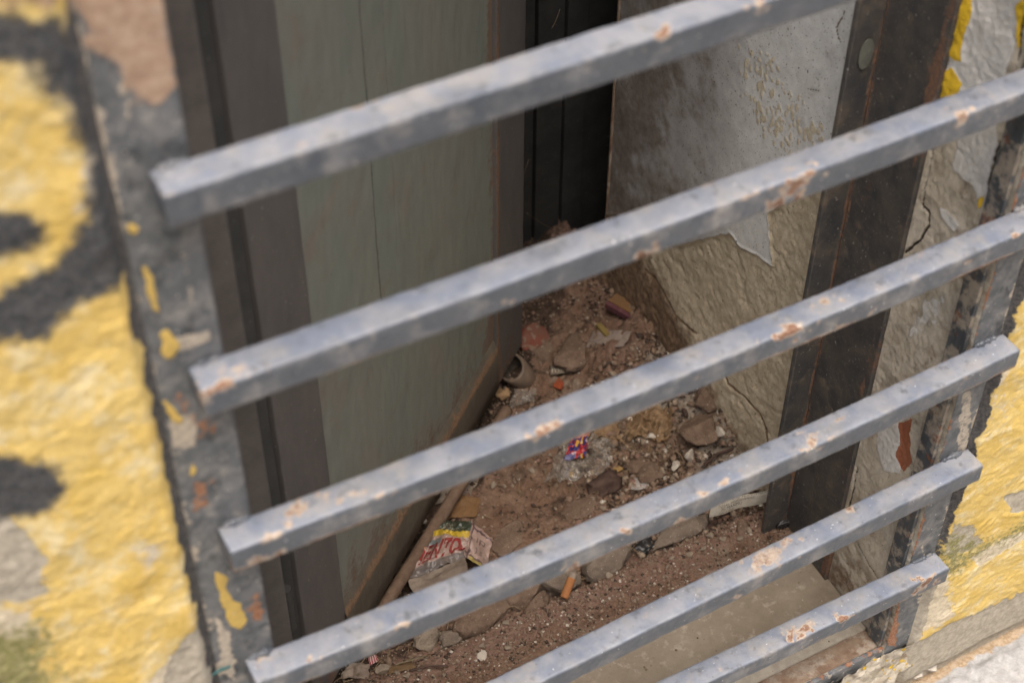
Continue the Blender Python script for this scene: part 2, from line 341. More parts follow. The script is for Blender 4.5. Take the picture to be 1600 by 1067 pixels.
# ------------------------------------------------------------------ the painted street wall
wall = thing('painted_wall', 'lumpy yellow street wall with black spray paint loops and flaking plaster round the barred opening', 'wall', (0.3, .02, GZ))
LX, RX = -.018, .607
def wall_patch(name, x0, x1, z0, z1, step, side):
    nu, nv = int((x1-x0)/step), int((z1-z0)/step)
    X, Z = np.meshgrid(np.linspace(x0, x1, nu), np.linspace(z0, z1, nv), indexing='ij')
    wv = 1+0*X
    A = {k: np.zeros(X.shape) for k in ('pale', 'bare', 'brown', 'black', 'moss', 'soot')}
    n1 = fbm(X*110, Z*110, s=21, o=4); n2 = fbm(X*35, Z*35, s=22); n1s = fbm(X*70, Z*70, s=24, o=2)
    P = lambda pts: poly2(pts, 1, .015, 0, 2)
    def lay(k, pts, soft, rag=.003, amt=1.0):
        d = sdp(X, Z, P(pts)) + rag*n2*1.6 + rag*.5*n1
        A[k] = np.maximum(A[k], amt*np.clip(.5+.5*d/soft, 0, 1))
    # hand-trowelled lumps, streaked sideways
    wx, wz = X+.006*fbm(X*50, Z*50, s=33), Z+.006*fbm(X*50, Z*50, s=34)
    lum = .0009*np.abs(fbm(wx*85, wz*110, s=30, o=3)) + .0016*fbm(wx*28, wz*28, s=31, o=2) + .0006*np.abs(fbm(wx*230, wz*260, s=32, o=3))
    if side == 'L':
        yo = .012
        lay('black', [(-250, 15), (60, 25), (190, 90), (262, 215), (270, 330), (225, 420), (150, 470), (60, 520), (-250, 600)], .011, .006)
        hole = sdp(X, Z, P([(-250, 80), (40, 100), (95, 160), (138, 250), (128, 330), (70, 405), (-20, 455), (-250, 520)])) + .004*n2
        A['black'] = np.minimum(A['black'], 1-np.clip(.5+.5*hole/.011, 0, 1))
        lay('black', [(-120, 325), (10, 325), (60, 340), (72, 362), (40, 388), (-20, 398), (-120, 400)], .007, .002)
        lay('black', [(-60, 702), (30, 700), (88, 720), (106, 755), (78, 795), (30, 806), (-60, 806)], .009, .002)
        lay('black', [(250, -150), (420, -150), (340, 350), (225, 420)], .010, .005)
        lay('pale', [(95, 150), (140, 30), (190, 40), (215, 180), (170, 230)], .02, .008, .62)
        lay('soot', [(180, 150), (300, 100), (330, 400), (235, 400), (200, 300)], .02, .006, .62)
        lay('brown', [(115, -60), (258, -60), (272, 90), (262, 140), (232, 168), (205, 160), (185, 95), (130, 40)], .008, .005, .95)
        lay('brown', [(-50, -60), (110, -60), (120, 5), (60, 30), (-50, 20)], .012, .004, .62)
        lay('pale', [(120, 200), (160, 180), (180, 260), (150, 340), (110, 330)], .012, .005, .75)
        lay('pale', [(195, 850), (270, 820), (262, 880), (215, 890)], .010, .005, .62)
        lay('bare', [(-120, 790), (25, 800), (72, 860), (78, 925), (20, 940), (-120, 930)], .006, .004)
        lay('pale', [(-120, 925), (60, 935), (70, 1000), (20, 1010), (-120, 1000)], .012, .005, .8)
        lay('moss', [(-120, 985), (20, 975), (55, 960), (85, 1020), (110, 1100), (-120, 1120)], .016, .006, .95)
        lay('bare', [(285, 985), (330, 955), (350, 1000), (380, 1120), (240, 1120), (262, 1040)], .005, .003)
        lay('pale', [(225, 1067), (262, 1020), (300, 1000), (285, 1067), (240, 1120)], .004, .002, .9)
        ed = LX-.0005-X
        A['soot'] = np.maximum(A['soot'], 1.0*(1-sm(.001, .008, ed+.003*n1s+.003*n2)))
        roll = sm(.0, .010, ed)
    else:
        yo = .016
        lay('moss', [(1455, 850), (1500, 820), (1560, 838), (1600, 800), (1700, 740), (1700, 780), (1590, 850), (1530, 872), (1490, 905), (1465, 900)], .016, .008, .60)
        lay('bare', [(1490, 815), (1530, 820), (1545, 850), (1490, 875), (1470, 860)], .008, .004, .7)
        lay('pale', [(1520, 872), (1560, 848), (1640, 810), (1640, 822), (1570, 862), (1530, 885)], .004, .003, .9)
        lay('bare', [(1572, 778), (1620, 760), (1620, 800), (1580, 805)], .003, .003, .95)
        lay('pale', [(1420, 930), (1480, 900), (1500, 960), (1430, 1000)], .010, .005, .85)
        lay('pale', [(1520, 560), (1600, 520), (1600, 640), (1530, 700)], .03, .008, .55)
        ed = X-RX-.0005
        A['soot'] = np.maximum(A['soot'], 1.0*(1-sm(.002, .008, ed+.003*n1s+.003*n2))*sm(-.72, -.60, Z+.03*n2))
        A['bare'] = np.maximum(A['bare'], 1.0*(1-sm(.003, .014, ed+.004*n1))*(1-sm(-.74, -.62, Z)))
        roll = sm(.0, .006, ed)
        pl = P([(1380, 1010), (1440, 1000), (1500, 972), (1600, 925), (1800, 830)])
        zt = np.interp(X, pl[:, 0], pl[:, 1])
        A['bare'] = np.maximum(A['bare'], np.clip(.5+(zt-Z+.006*n1+.004*n2)/.010, 0, 1))
        lum = lum*(1-.55*A['bare'])
    Yw = yo + (.0206-yo)*(1-roll) - lum*(.25+.75*roll) + .0012*A['bare'] + .0006*A['pale'] + .0008*A['soot']
    if side == 'R':
        Yw += .006*sm(zt, zt-.03, Z)*0 + .004*sm(-.845, -.862, Z+.004*n2)
    mk(name, np.stack([X, Yw, Z], -1), gridF(nu, nv) if side == 'L' else gridF(nu, nv), m_stucco, wall, smooth=True, attrs={k: v.ravel() for k, v in A.items()})
wall_patch('stucco_face', -.34, LX+.001, -.87, .20, .0014, 'L')
wall_patch('stucco_face', RX-.001, 1.0, -.87, .0, .0014, 'R')
HT = 1.30
for (a, b, c, d) in ((-6, -.342, -1.0, 3.2), (-.342, LX, .20, 3.2), (1.0, 6, -1.0, 3.2), (RX, 1.0, 0.0, 3.2), (LX, RX, HT+.03, 3.2)):
    V, F = box(a, b, .0165, .16, c, d); mk('masonry', V, F, m_stucco, wall)
V, F = box(-.342, LX-.004, .024, .16, -1.0, .20); mk('masonry', V, F, m_plaster, wall)
V, F = box(RX+.004, 1.0, .030, .16, -1.0, .0); mk('masonry', V, F, m_plaster, wall)

# right reveal between the outer frame and the inner frame: raw plaster with leftovers of white, yellow and red paint
y0, y1, z0, z1 = .020, .112, -.80, .05
nu, nv = 84, 720
Yg, Zg = np.meshgrid(np.linspace(y0, y1, nu), np.linspace(z0, z1, nv), indexing='ij')
A = {k: np.zeros(Yg.shape) for k in ('dirt', 'red', 'white', 'yellow', 'crack')}
n1 = fbm(Yg*130, Zg*130, s=41); n2 = fbm(Yg*45, Zg*45, s=42)
PR = lambda pts: poly2(pts, 0, .577, 1, 2)
def layR(k, pts, soft=.0015, rag=.0015, amt=1.0):
    d = sdp(Yg, Zg, PR(pts)) + rag*n1 + rag*n2
    A[k] = np.maximum(A[k], amt*np.clip(.5+.5*d/soft, 0, 1))
layR('white', [(1500, -120), (1640, -160), (1590, 60), (1575, 110), (1556, 200), (1560, 235), (1545, 262), (1550, 300), (1528, 310), (1520, 290), (1490, 265), (1495, 200), (1470, 175), (1482, 100), (1500, 40)])
layR('yellow', [(1492, -60), (1512, -40), (1520, 20), (1505, 60), (1502, 95), (1480, 85), (1490, 30)])
layR('yellow', [(1475, 112), (1488, 108), (1502, 130), (1500, 148), (1470, 152)])
layR('yellow', [(1588, 10), (1620, -20), (1640, 40), (1600, 40), (1590, 80)])
layR('yellow', [(1530, 310), (1538, 305), (1536, 325), (1526, 332)], amt=.8)
layR('white', [(1466, 320), (1480, 330), (1500, 352), (1492, 362), (1470, 342)], amt=.85)
layR('white', [(1380, 640), (1402, 655), (1420, 690), (1406, 740), (1380, 735), (1370, 690)], amt=.9)
layR('red', [(1404, 660), (1424, 655), (1424, 720), (1412, 738), (1400, 712), (1406, 690)])
A['white'] = np.minimum(A['white'], 1-A['red'])
layR('white', [(1440, 455), (1500, 440), (1470, 520), (1440, 530), (1415, 560), (1405, 520)], .01, .004, .55)
def crackR(pts, w):
    p = PR(pts); d = np.full(Yg.shape, 1e9)
    for i in range(len(p)-1):
        (ax, ay), (bx, by) = p[i], p[i+1]; ex, ey = bx-ax, by-ay
        t = np.clip(((Yg-ax)*ex+(Zg-ay)*ey)/(ex*ex+ey*ey), 0, 1); d = np.minimum(d, np.hypot(Yg-ax-ex*t+.0012*n1, Zg-ay-ey*t))
    A['crack'] = np.maximum(A['crack'], 1-sm(w*.3, w*1.4, d))
crackR([(1456, 235), (1444, 300), (1442, 325)], .0006)
crackR([(1442, 322), (1452, 332), (1450, 352), (1436, 376), (1412, 395)], .0013)
crackR([(1600, 25), (1593, 60), (1590, 95)], .0010)
crackR([(1338, 730), (1330, 780), (1322, 800)], .0006)
crackR([(1340, 850), (1356, 880), (1372, 905), (1390, 930)], .0010)
crackR([(1560, 225), (1548, 262), (1542, 300)], .0012)
A['dirt'] = np.clip(.22+.28*sm(-.66, -.77, Zg)+.35*n2, 0, .6)
Xg = .577 + 0.0010*fbm(Yg*60, Zg*60, s=44) + .0006*fbm(Yg*260, Zg*240, s=45) - .0006*A['white'] - .0006*A['yellow'] + .0035*A['crack']
mk('reveal', np.stack([Xg, Yg, Zg], -1), gridF(nu, nv)[:, ::-1], m_plaster, wall, smooth=True, attrs={k: v.ravel() for k, v in A.items()})
V, F = box(.581, RX+.003, .026, .17, -1.0, .05); mk('reveal_core', V, F, m_plaster, wall)
V, F = box(.577, RX+.003, .026, .165, .051, HT); mk('reveal_core', V, F, m_plaster, wall)
V, F = box(LX-.003, .0195, .0265, .165, -1.0, HT); mk('reveal_core', V, F, m_plaster, wall)
# broken plaster edge under the frame at the foot of the wall
nx, nz = 520, 60
X, Z = np.meshgrid(np.linspace(LX, RX+.012, nx), np.linspace(-.875, -.786, nz), indexing='ij')
n = fbm(X*60, Z*60, s=51); n3 = fbm(X*200, Z*200, s=52)
hol = sdp(X, Z, poly2([(1385, 1075), (1400, 1050), (1428, 1035), (1440, 1050), (1438, 1090), (1400, 1110)], 1, .02, 0, 2))
Yf = .019 + .004*n + .0012*n3 - .006*sm(-.80, -.86, Z) + .016*np.clip(.5+hol/.006+.3*n, 0, 1)
mk('broken_footing', np.stack([X, Yf, Z], -1), gridF(nx, nz), m_plaster, wall, smooth=True,
   attrs=dict(dirt=np.clip(.3+.3*n+.5*np.clip(.5+hol/.008, 0, 1), 0, .9).ravel(), yellow=np.clip(.28+.45*n3+.2*n, 0, .55).ravel()))

# ------------------------------------------------------------------ the grille
gr = thing('security_grille', 'dark grey painted iron grille of six rusty square bars welded across the opening', 'security grille', (.3, .02, -.80))
RIDGE = {0: [(258, 311), (400, 257), (700, 160), (900, 102), (1066, 45)],
 1: [(315.6, 613.7), (480, 556.6), (700, 475), (900, 403.7), (1066, 345), (1400, 219), (1600, 146)],
 2: [(362.5, 862), (510, 807.8), (700, 732.5), (900, 655.6), (1400, 448), (1600, 363.7)],
 3: [(399, 1066), (487, 1037.6), (700, 949.3), (900, 861), (1400, 638.7), (1588.4, 550.6)],
 4: [(1100, 938), (1263, 867), (1400, 793.4), (1535, 726)],
 5: [(1107.5, 1067), (1300, 973), (1350, 951.8), (1481, 890)]}
# chips of paint: photo pixel, radius in mm, strength
CHIPS = {0: [(1037, 55, 6, 1.2), (560, 165, 6, .8), (475, 225, 5, .7), (262, 302, 5, .6), (700, 130, 4, .5), (1190, 5, 5, .9)],
 1: [(342, 603, 7, 1.15), (372, 578, 7, .8), (420, 568, 4, .7), (1268, 272, 7, 1.1), (1240, 290, 7, 1.2), (1218, 316, 9, 1.2), (1172, 306, 4, .8), (1000, 400, 7, 1.1), (1502, 183, 9, .9),
     (1100, 285, 5, .7), (800, 472, 4, 1.0), (850, 376, 6, .6), (1326, 235, 5, .6), (1150, 262, 5, .7), (1010, 395, 5, .8), (780, 390, 4, .5)],
 2: [(1233, 520, 9, 1.35), (1222, 508, 7, .8), (1290, 470, 8, .85), (870, 664, 7, 1.0), (850, 676, 6, 1.0), (432, 838, 6, .8), (470, 792, 8, .9), (497, 778, 5, .9), (452, 820, 6, .9), (555, 770, 9, .75), (592, 776, 6, .9),
     (1440, 400, 5, .7), (1586, 370, 4, .9), (1510, 412, 3, .9), (1312, 512, 5, .9), (400, 878, 8, .95), (430, 872, 7, .95), (1090, 590, 4, .8), (1360, 490, 6, .8), (740, 672, 6, .7), (940, 640, 5, .7)],
 3: [(1265, 690, 10, .85), (975, 830, 5, 1.0), (1100, 770, 5, .9), (1130, 752, 6, .8), (1158, 735, 5, .9), (484, 1025, 5, .9), (626, 974, 5, .8), (1315, 655, 6, .8), (405, 1030, 7, .7), (560, 955, 6, .7), (1510, 590, 5, .6),
     (720, 870, 5, .6), (890, 888, 6, 1.0), (850, 895, 5, .7), (1060, 815, 6, .9), (1250, 735, 5, .8)],
 4: [(1200, 870, 14, .8), (1225, 850, 9, .9), (1180, 880, 8, .8), (1325, 795, 7, .9), (1010, 960, 5, .6), (1155, 930, 6, .8), (1250, 880, 4, .6)],
 5: [(1445, 912, 9, 1.3), (1430, 925, 6, 1.1), (1322, 965, 6, 1.2), (1253, 992, 8, 1.2), (1482, 872, 6, .8), (1270, 1010, 6, .8), (1180, 1020, 5, .6), (1125, 1045, 5, .7)]}
LOWRUST = {0: .2, 1: .45, 2: .95, 3: .75, 4: .55, 5: .7}
BL = .6035
def ring(r=.0023, w=.021, h=.0195, k=4, e=5):
    pts = []
    for cy, cz, a0 in ((r, -r, 90), (r, -h+r, 180), (w-r, -h+r, 270), (w-r, -r, 0)):
        for i in range(k+1):
            a = math.radians(a0 + 90*i/k) if a0 != 0 else math.radians(90*i/k)
            pts.append((cy+r*math.cos(a), cz+r*math.sin(a)))
    # corners above are: top-front (90..180), bottom-front (180..270), bottom-back (270..360), top-back (0..90)
    out = []
    for i, p in enumerate(pts):
        out.append(p); q = pts[(i+1) % len(pts)]
        if math.hypot(q[0]-p[0], q[1]-p[1]) > .005:
            for j in range(1, e+1): out.append((p[0]+(q[0]-p[0])*j/(e+1), p[1]+(q[1]-p[1])*j/(e+1)))
    return np.array(out)
RG = ring(); NR = len(RG)
for i in range(6):
    pr = np.array([on(u, v, 1, 0.0)[[0, 2]] for u, v in RIDGE[i]])
    deg = 2 if len(pr) > 4 else 1
    c = np.polyfit(pr[:, 0], pr[:, 1], deg)
    if i == 0: c = np.polyfit(pr[:, 0], pr[:, 1], 1)
    xe = 0.001*math.sin(i*2.3)
    xs = np.linspace(xe*.5, BL+.002+xe*1.5, 430); zr = np.polyval(c, xs) + .0003*fbm(xs*25, 0*xs, s=60+i)
    XX = np.repeat(xs[:, None], NR, 1); YY = np.repeat(RG[None, :, 0], len(xs), 0); ZZ = RG[None, :, 1] + zr[:, None]
    cy, cz = .0105, -.00975
    ny_, nz_ = (RG[:, 0]-cy)/cy, (RG[:, 1]-cz)/-cz
    ny_, nz_ = np.sign(ny_)*np.abs(ny_)**5, np.sign(nz_)*np.abs(nz_)**5; ln = np.hypot(ny_, nz_); ny_, nz_ = ny_/ln, nz_/ln
    d = .00025*fbm(XX*160, YY*260, ZZ*260, s=70+i, o=3)+.0002*fbm(XX*600, YY*600, ZZ*600, s=71+i, o=2)
    wear = np.full(XX.shape, .02) + .16*fbm(XX*30, YY*60, ZZ*60, s=75+i, o=3)
    # paint worn along the two front arrises and the lower edge
    k_ed = np.exp(-((RG[:, 0]-0)**2+(RG[:, 1]+.0195)**2)/(2*.0026**2))
    k_rd = np.exp(-((RG[:, 0]-0)**2+(RG[:, 1])**2)/(2*.0014**2))
    k_bk = np.exp(-((RG[:, 0]-.021)**2+(RG[:, 1])**2)/(2*.0022**2))
    e1 = np.clip(.38+.95*fbm(xs*22, 0*xs, s=80+i, o=4), 0, 1)*LOWRUST[i]
    e2 = np.clip(-.02+.9*fbm(xs*26, 0*xs+5, s=90+i, o=4), 0, 1)
    e3 = np.clip(.05+.9*fbm(xs*24, 0*xs+9, s=95+i, o=4), 0, 1)
    wear += e1[:, None]*k_ed[None]*2.1 + e2[:, None]*k_rd[None]*.55 + e3[:, None]*k_bk[None]*.9
    for (u, v, r, st) in CHIPS[i]:
        zr0 = np.polyval(c, .3)
        o_, d_ = ray(u, v)
        pf = on(u, v, 1, 0.0); zc = np.polyval(c, pf[0])
        if pf[2] > zc: pf = on(u, v, 2, zc); pf = on(u, v, 2, np.polyval(c, pf[0]))
        r *= .00066
        dd = np.sqrt(((XX-pf[0])/1.5)**2+(YY-pf[1])**2+(ZZ-pf[2])**2)*np.clip(1+1.5*fbm(XX*150, YY*190, ZZ*190+u, s=int(v), o=3), .35, 2.4)
        wear = np.maximum(wear, st*np.exp(-(dd/r)**2*.9)*1.05)
    dust_toplight = np.clip(ny_*.25+nz_*1.0, 0, 1)[None]*np.clip(.9+.35*fbm(XX*30, YY*80, s=99+i), 0, 1.1)*(RG[:, 1] > -.004)[None]  # upward faces only: top light put into the colour along with dust
    wa_d = dust_toplight
    d = d - .0003*sm(.45, .8, wear)
    YY = YY + ny_[None]*d; ZZ = ZZ + nz_[None]*d
    V = np.stack([XX, YY, ZZ], -1).reshape(-1, 3); n = len(xs)
    a = np.arange(n*NR).reshape(n, NR); b = np.roll(a, -1, 1)
    F = np.stack([a[:-1].ravel(), b[:-1].ravel(), b[1:].ravel(), a[1:].ravel()], 1)
    # end caps as fans of quads built from an inset ring plus centre
    caps = []; Vc = [V]; base_i = len(V)
    wa = [wear.ravel()]; wd = [dust_toplight.ravel()]
    for e_, sx in ((0, -1), (n-1, 1)):
        ringv = V[e_*NR:(e_+1)*NR]; cen = ringv.mean(0)+np.array([sx*.0009, 0, 0])
        ins = cen+(ringv-cen)*np.array([1, .9, .9])+np.array([sx*.0004, 0, 0])
        Vc += [ins, cen[None]]; wa += [wear[e_]+.15, [wear[e_].mean()+.1]]; wd += [np.zeros(NR), [0]]
        i0 = base_i; ci = base_i+NR; base_i += NR+1
        for j in range(NR):
            k = (j+1) % NR
            caps.append((e_*NR+j, e_*NR+k, i0+k, i0+j) if sx < 0 else (e_*NR+k, e_*NR+j, i0+j, i0+k))
            caps.append((i0+j, i0+k, ci) if sx < 0 else (i0+k, i0+j, ci))
    quads = [tuple(x) for x in F.tolist()]
    mk('bar', np.concatenate(Vc), [q[::-1] for q in quads]+caps, m_bar, gr, smooth=True, attrs=dict(wear=np.concatenate([np.asarray(w).ravel() for w in wa]), dust_toplight=np.concatenate([np.asarray(w).ravel() for w in wd])))
    ZR = float(np.polyval(c, .0)); ZR2 = float(np.polyval(c, BL))
    gr['z%d' % i] = 0.0
    del gr['z%d' % i]
    # weld beads where the bar meets the two stiles
    for (xa, xb, zz) in ((.002, .019, ZR), (.579, .602, ZR2)):
        for (zo, sg) in ((-.0006, 1), (-.0192, -1)):
            m = 26; th = np.linspace(0, 2*math.pi, 10, endpoint=False)
            xs_ = np.linspace(xa, xb, m); rad = .0027*(1+.9*fbm(xs_*400, 0*xs_, s=i+7))*np.sqrt(np.clip(1-((xs_-(xa+xb)/2)/((xb-xa)/2))**2, .02, 1))
            Vw = np.stack([np.repeat(xs_[:, None], 10, 1), .0205-.0008+rad[:, None]*np.cos(th)[None], zz+zo+rad[:, None]*np.sin(th)[None]], -1)
            aa = np.arange(m*10).reshape(m, 10); bb = np.roll(aa, -1, 1)
            Fw = np.stack([aa[:-1].ravel(), aa[1:].ravel(), bb[1:].ravel(), bb[:-1].ravel()], 1)
            mk('weld', Vw, Fw, m_bar, gr, smooth=True, attrs=dict(wear=np.full(m*10, .25)))

def slab_grid(name, parent, mat, x0, x1, z0, z1, yf, yb, step, attrf=None, amp=.0003, seed=0):
    """flat iron: a dense front face that rolls over its edges to the back, so it has real thickness"""
    xs = np.concatenate([[x0, x0, x0+.0006], np.linspace(x0+.0016, x1-.0016, max(4, int((x1-x0)/step))), [x1-.0006, x1, x1]])
    zs = np.concatenate([[z0, z0, z0+.0006], np.linspace(z0+.0016, z1-.0016, int((z1-z0)/step)), [z1-.0006, z1, z1]])
    X, Z = np.meshgrid(xs, zs, indexing='ij'); Yv = np.full(X.shape, yf) - amp*fbm(X*90, Z*90, s=seed) - amp*.5*fbm(X*400, Z*400, s=seed+1)
    nu, nv = X.shape
    for ii in (2, nu-3): Yv[ii, :] += .0003
    for jj in (2, nv-3): Yv[:, jj] += .0003
    for ii in (1, nu-2): Yv[ii, :] += .0012
    for jj in (1, nv-2): Yv[:, jj] += .0012
    Yv[0, :] = yb; Yv[-1, :] = yb; Yv[:, 0] = yb; Yv[:, -1] = yb
    at = attrf(X, Z) if attrf else None
    if at and 'yellow' in at: Yv[3:-3, 3:-3] -= (.0008*sm(.3, .7, at['yellow']))[3:-3, 3:-3]
    mk(name, np.stack([X, Yv, Z], -1), gridF(nu, nv), mat, parent, smooth=True, attrs={k: v.ravel() for k, v in at.items()} if at else None)
def stile_attr(side):
    def f(X, Z):
        P = lambda pts: poly2(pts, 1, .021, 0, 2)
        n1 = fbm(X*150, Z*150, s=101); n2 = fbm(X*50, Z*50, s=102)
        A = {k: np.zeros(X.shape) for k in ('beige', 'rust', 'yellow', 'brown')}
        def lay(k, pts, soft=.0025, rag=.002, amt=1.0):
            A[k] = np.maximum(A[k], amt*np.clip(.5+.5*(sdp(X, Z, P(pts))+rag*(n1+n2))/soft, 0, 1))
        if side == 'L':
            lay('brown', [(60, -80), (262, -80), (276, 90), (264, 142), (236, 170), (207, 162), (186, 95), (150, 60)], .006, .004)
            lay('beige', [(190, 60), (215, 190), (205, 215), (180, 150)], .01, .004, .7)
            lay('beige', [(265, 530), (330, 515), (335, 530), (300, 545), (270, 550)], amt=.7)
            for pl_ in ([(334, 892), (350, 900), (362, 930), (372, 950), (384, 968), (376, 984), (362, 976), (352, 950), (340, 930)], [(248, 512), (262, 515), (278, 540), (270, 556), (254, 548), (250, 530)],
                        [(256, 628), (272, 636), (288, 655), (276, 664), (262, 652)], [(224, 418), (236, 430), (250, 480), (258, 505), (240, 498), (232, 465)], [(200, 345), (212, 350), (214, 362), (204, 360)], [(300, 720), (308, 735), (300, 745)]):
                lay('yellow', pl_, .0018, .0022)
            lay('rust', [(305, 660), (328, 655), (333, 672), (312, 684)], .005, .004, amt=.75)
            lay('beige', [(262, 650), (305, 648), (308, 700), (270, 700)], amt=.85)
            lay('rust', [(300, 750), (328, 748), (330, 790), (308, 795)], .006, .003, amt=.75)
            lay('rust', [(265, 600), (290, 615), (310, 655), (280, 650)], .006, .004, amt=.6)
            lay('rust', [(385, 930), (408, 920), (412, 965), (392, 960)], .006, .004, amt=.7)
            lay('beige', [(335, 960), (365, 990), (370, 1067), (340, 1050)], amt=.7)
            lay('beige', [(280, 380), (300, 420), (320, 560), (290, 470)], amt=.5)
            A['beige'] = np.maximum(A['beige'], .75*(1-sm(.0, .008, X-LX+.003*n1))*np.clip(.5+n2, 0, 1))
        else:
            lay('rust', [(1390, 935), (1408, 930), (1400, 1010), (1385, 1010)], amt=.9)
            lay('beige', [(1440, 850), (1460, 880), (1450, 960), (1430, 940)], amt=.55)
            lay('beige', [(1500, 620), (1520, 600), (1515, 700), (1490, 740)], amt=.62)
            A['rust'] = np.maximum(A['rust'], .75*(1-sm(.0, .006, X-.5785+.003*n1))*np.clip(.55+n2, 0, 1))
            A['beige'] = np.maximum(A['beige'], .72*sm(-.008, .0, X-RX+.003*n1)*np.clip(.5+n2, 0, 1))
        return A
    return f
slab_grid('stile', gr, m_stile, LX, .0200, -.800, .25, .0212, .0255, .0016, stile_attr('L'), seed=110)
slab_grid('stile', gr, m_stile, .5785, RX, -.790, .10, .0212, .0255, .0016, stile_attr('R'), seed=112)
for (a, b, c) in ((LX, .020, .2505), (.5785, RX, .1005)):
    V, F = box(a, b, .0212, .0255, c, HT+.03); mk('stile', V, F, m_stile, gr)
def rail_attr(X, Z):
    n = fbm(X*60, Z*60, s=120); n1 = fbm(X*200, Z*200, s=121)
    return dict(rust=np.clip(.22+.6*n+.35*sm(-.783, -.776, Z), 0, 1), beige=np.clip(.25+.5*n1, 0, .8), yellow=np.clip(.5*sm(-.792, -.80, Z)+.4*n1, 0, .8))
slab_grid('bottom_rail', gr, m_stile, .0205, .5780, -.797, -.7765, .0214, .0255, .0016, rail_attr, seed=125)
# rusty inner lip of the bottom rail and the loose strip set into the right reveal
nx, ny = 360, 18
X, Y = np.meshgrid(np.linspace(.0215, .5735, nx), np.linspace(.0262, .046, ny), indexing='ij')
Z = -.7765 + .0010*fbm(X*70, Y*70, s=130) + .0006*fbm(X*260, Y*260, s=131)
mk('rusty_lip', np.stack([X, Y, Z], -1), gridF(nx, ny), m_rust, gr, smooth=True)
m_strip = layered('worn_strip_paint', (.05, .055, .06), (.10, .105, .105), 50, [
    (None, (.34, .29, .22), (.25, .215, .17), 55, 0, .05, .2, .9, .52),
    (None, (.24, .105, .055), (.17, .08, .05), 75, 0, .06, .2, .95, .61)], rough=.6, spec=.3, hf=(.2, 1000), hm=(.5, 200), stretch=(1, 1, .35))
V, F = box(.5725, .5760, .0235, .0405, -.775, HT, .0005); mk('reveal_strip', V, F, m_strip, gr)
# thick paint that ran over the stile from the yellow wall
def blob(pts, w, name='paint_drip', mat=None, parent=wall, yf=.0205, label=None):
    P = np.array([on(u, v, 1, yf) for u, v in pts]); m = 40; t = np.linspace(0, 1, m)
    s = np.linspace(0, 1, len(P)); C = np.stack([np.interp(t, s, P[:, k]) for k in range(3)], 1)
    th = np.linspace(0, 2*math.pi, 14, endpoint=False)
    rad = w*np.sqrt(np.clip(1-(2*t-1)**4, .01, 1))*(1+.45*fbm(t*6, t*0+w*1e4, s=9)); tan = np.gradient(C, axis=0); tan /= np.linalg.norm(tan, axis=1)[:, None]
    nrm = np.stack([-tan[:, 2], 0*t, tan[:, 0]], 1)
    V = C[:, None]+nrm[:, None]*(rad[:, None]*np.cos(th))[..., None]+np.array([0, -1, 0])*(np.clip(rad*.35, 0, .0014)[:, None]*np.sin(th))[..., None]
    a = np.arange(m*14).reshape(m, 14); b = np.roll(a, -1, 1)
    F = np.stack([a[:-1].ravel(), b[:-1].ravel(), b[1:].ravel(), a[1:].ravel()], 1)
    mk(name, V, F, mat or m_drip, parent, smooth=True, label=label)
m_drip = simple('thick_yellow_paint', (.64, .43, .09), (.60, .40, .09), 150, rough=.55, spec=.4, hm=(.3, 200))
m_teal = simple('teal_paint', (.05, .14, .14), (.08, .17, .16), 150, rough=.6)
blob([(322, 1060), (345, 1046), (362, 1040)], .0014, mat=m_teal)

# ------------------------------------------------------------------ the inner steel frame in the reveal
fr = thing('door_frame', 'dark angle iron door frame with rust seam set deep in the right side of the opening', 'door frame', (.57, .14, SILLZ))
def frame_leg_attr(V):
    return None
def leg_grid(name, parent, mat, P0, du, dn, wid, z0, z1, thick, at=None, step=.0016, amp=.0002, seed=0, k=3, rev=False):
    """vertical flat bar: P0 = foot corner (x,y), du = width direction, dn = outward normal"""
    us = np.concatenate([[0, 0, .0005], np.linspace(.0014, wid-.0014, max(4, int(wid/step))), [wid-.0005, wid, wid]])
    zs = np.concatenate([[z0, z0], np.linspace(z0+.001, z1-.001, int((z1-z0)/(step*k))), [z1, z1]])
    U, Z = np.meshgrid(us, zs, indexing='ij'); N = amp*fbm(U*80, Z*60, s=seed)+amp*.4*fbm(U*400, Z*400, s=seed+3)
    nu, nv = U.shape
    N[1, :] -= .0010; N[-2, :] -= .0010; N[0, :] = -thick; N[-1, :] = -thick; N[:, 0] = -thick; N[:, -1] = -thick
    V = np.stack([P0[0]+U*du[0]+N*dn[0], P0[1]+U*du[1]+N*dn[1], Z], -1)
    F = gridF(nu, nv)
    if rev: F = F[:, ::-1]
    A = at(U, Z) if at else None
    return mk(name, V, F, mat, parent, smooth=True, attrs={k_: v.ravel() for k_, v in A.items()} if A else None)
def fl_at(U, Z):
    n = fbm(U*120, Z*70, s=140); n2 = fbm(U*60, Z*12, s=141)
    return dict(rust=np.clip((1-sm(.0, .006, U+.002*n))*.45 + .7*sm(.054, .062, U+.004*n)*np.clip(.4+n2, 0, 1) + .22+.3*n2, 0, .9))
leg_grid('wide_leg', fr, m_frame, (.5725, .1725), (0, -1), (-1, 0), .066, SILLZ, .20, .0040, fl_at, seed=150)
def st_at(U, Z):
    n = fbm(U*120, Z*70, s=143); n2 = fbm(U*60, Z*30, s=144)
    foot = np.exp(-((Z+.66)/.03)**2)*sm(.010, .022, U)
    return dict(rust=np.clip(sm(.0205, .0235, U+.0022*n)*(.65+.4*n2)+foot*.8, 0, 1))
leg_grid('stop_leg', fr, m_frame, (.5465, .1715), (1, 0), (0, -1), .0258, SILLZ, .20, .0045, st_at, seed=152)
for (a, b, c, d) in ((.5725, .5765, .1065, .1725), (.5465, .5723, .1715, .1760)):
    V, F = box(a, b, c, d, .2005, HT); mk('upper_leg', V, F, m_frame, fr)
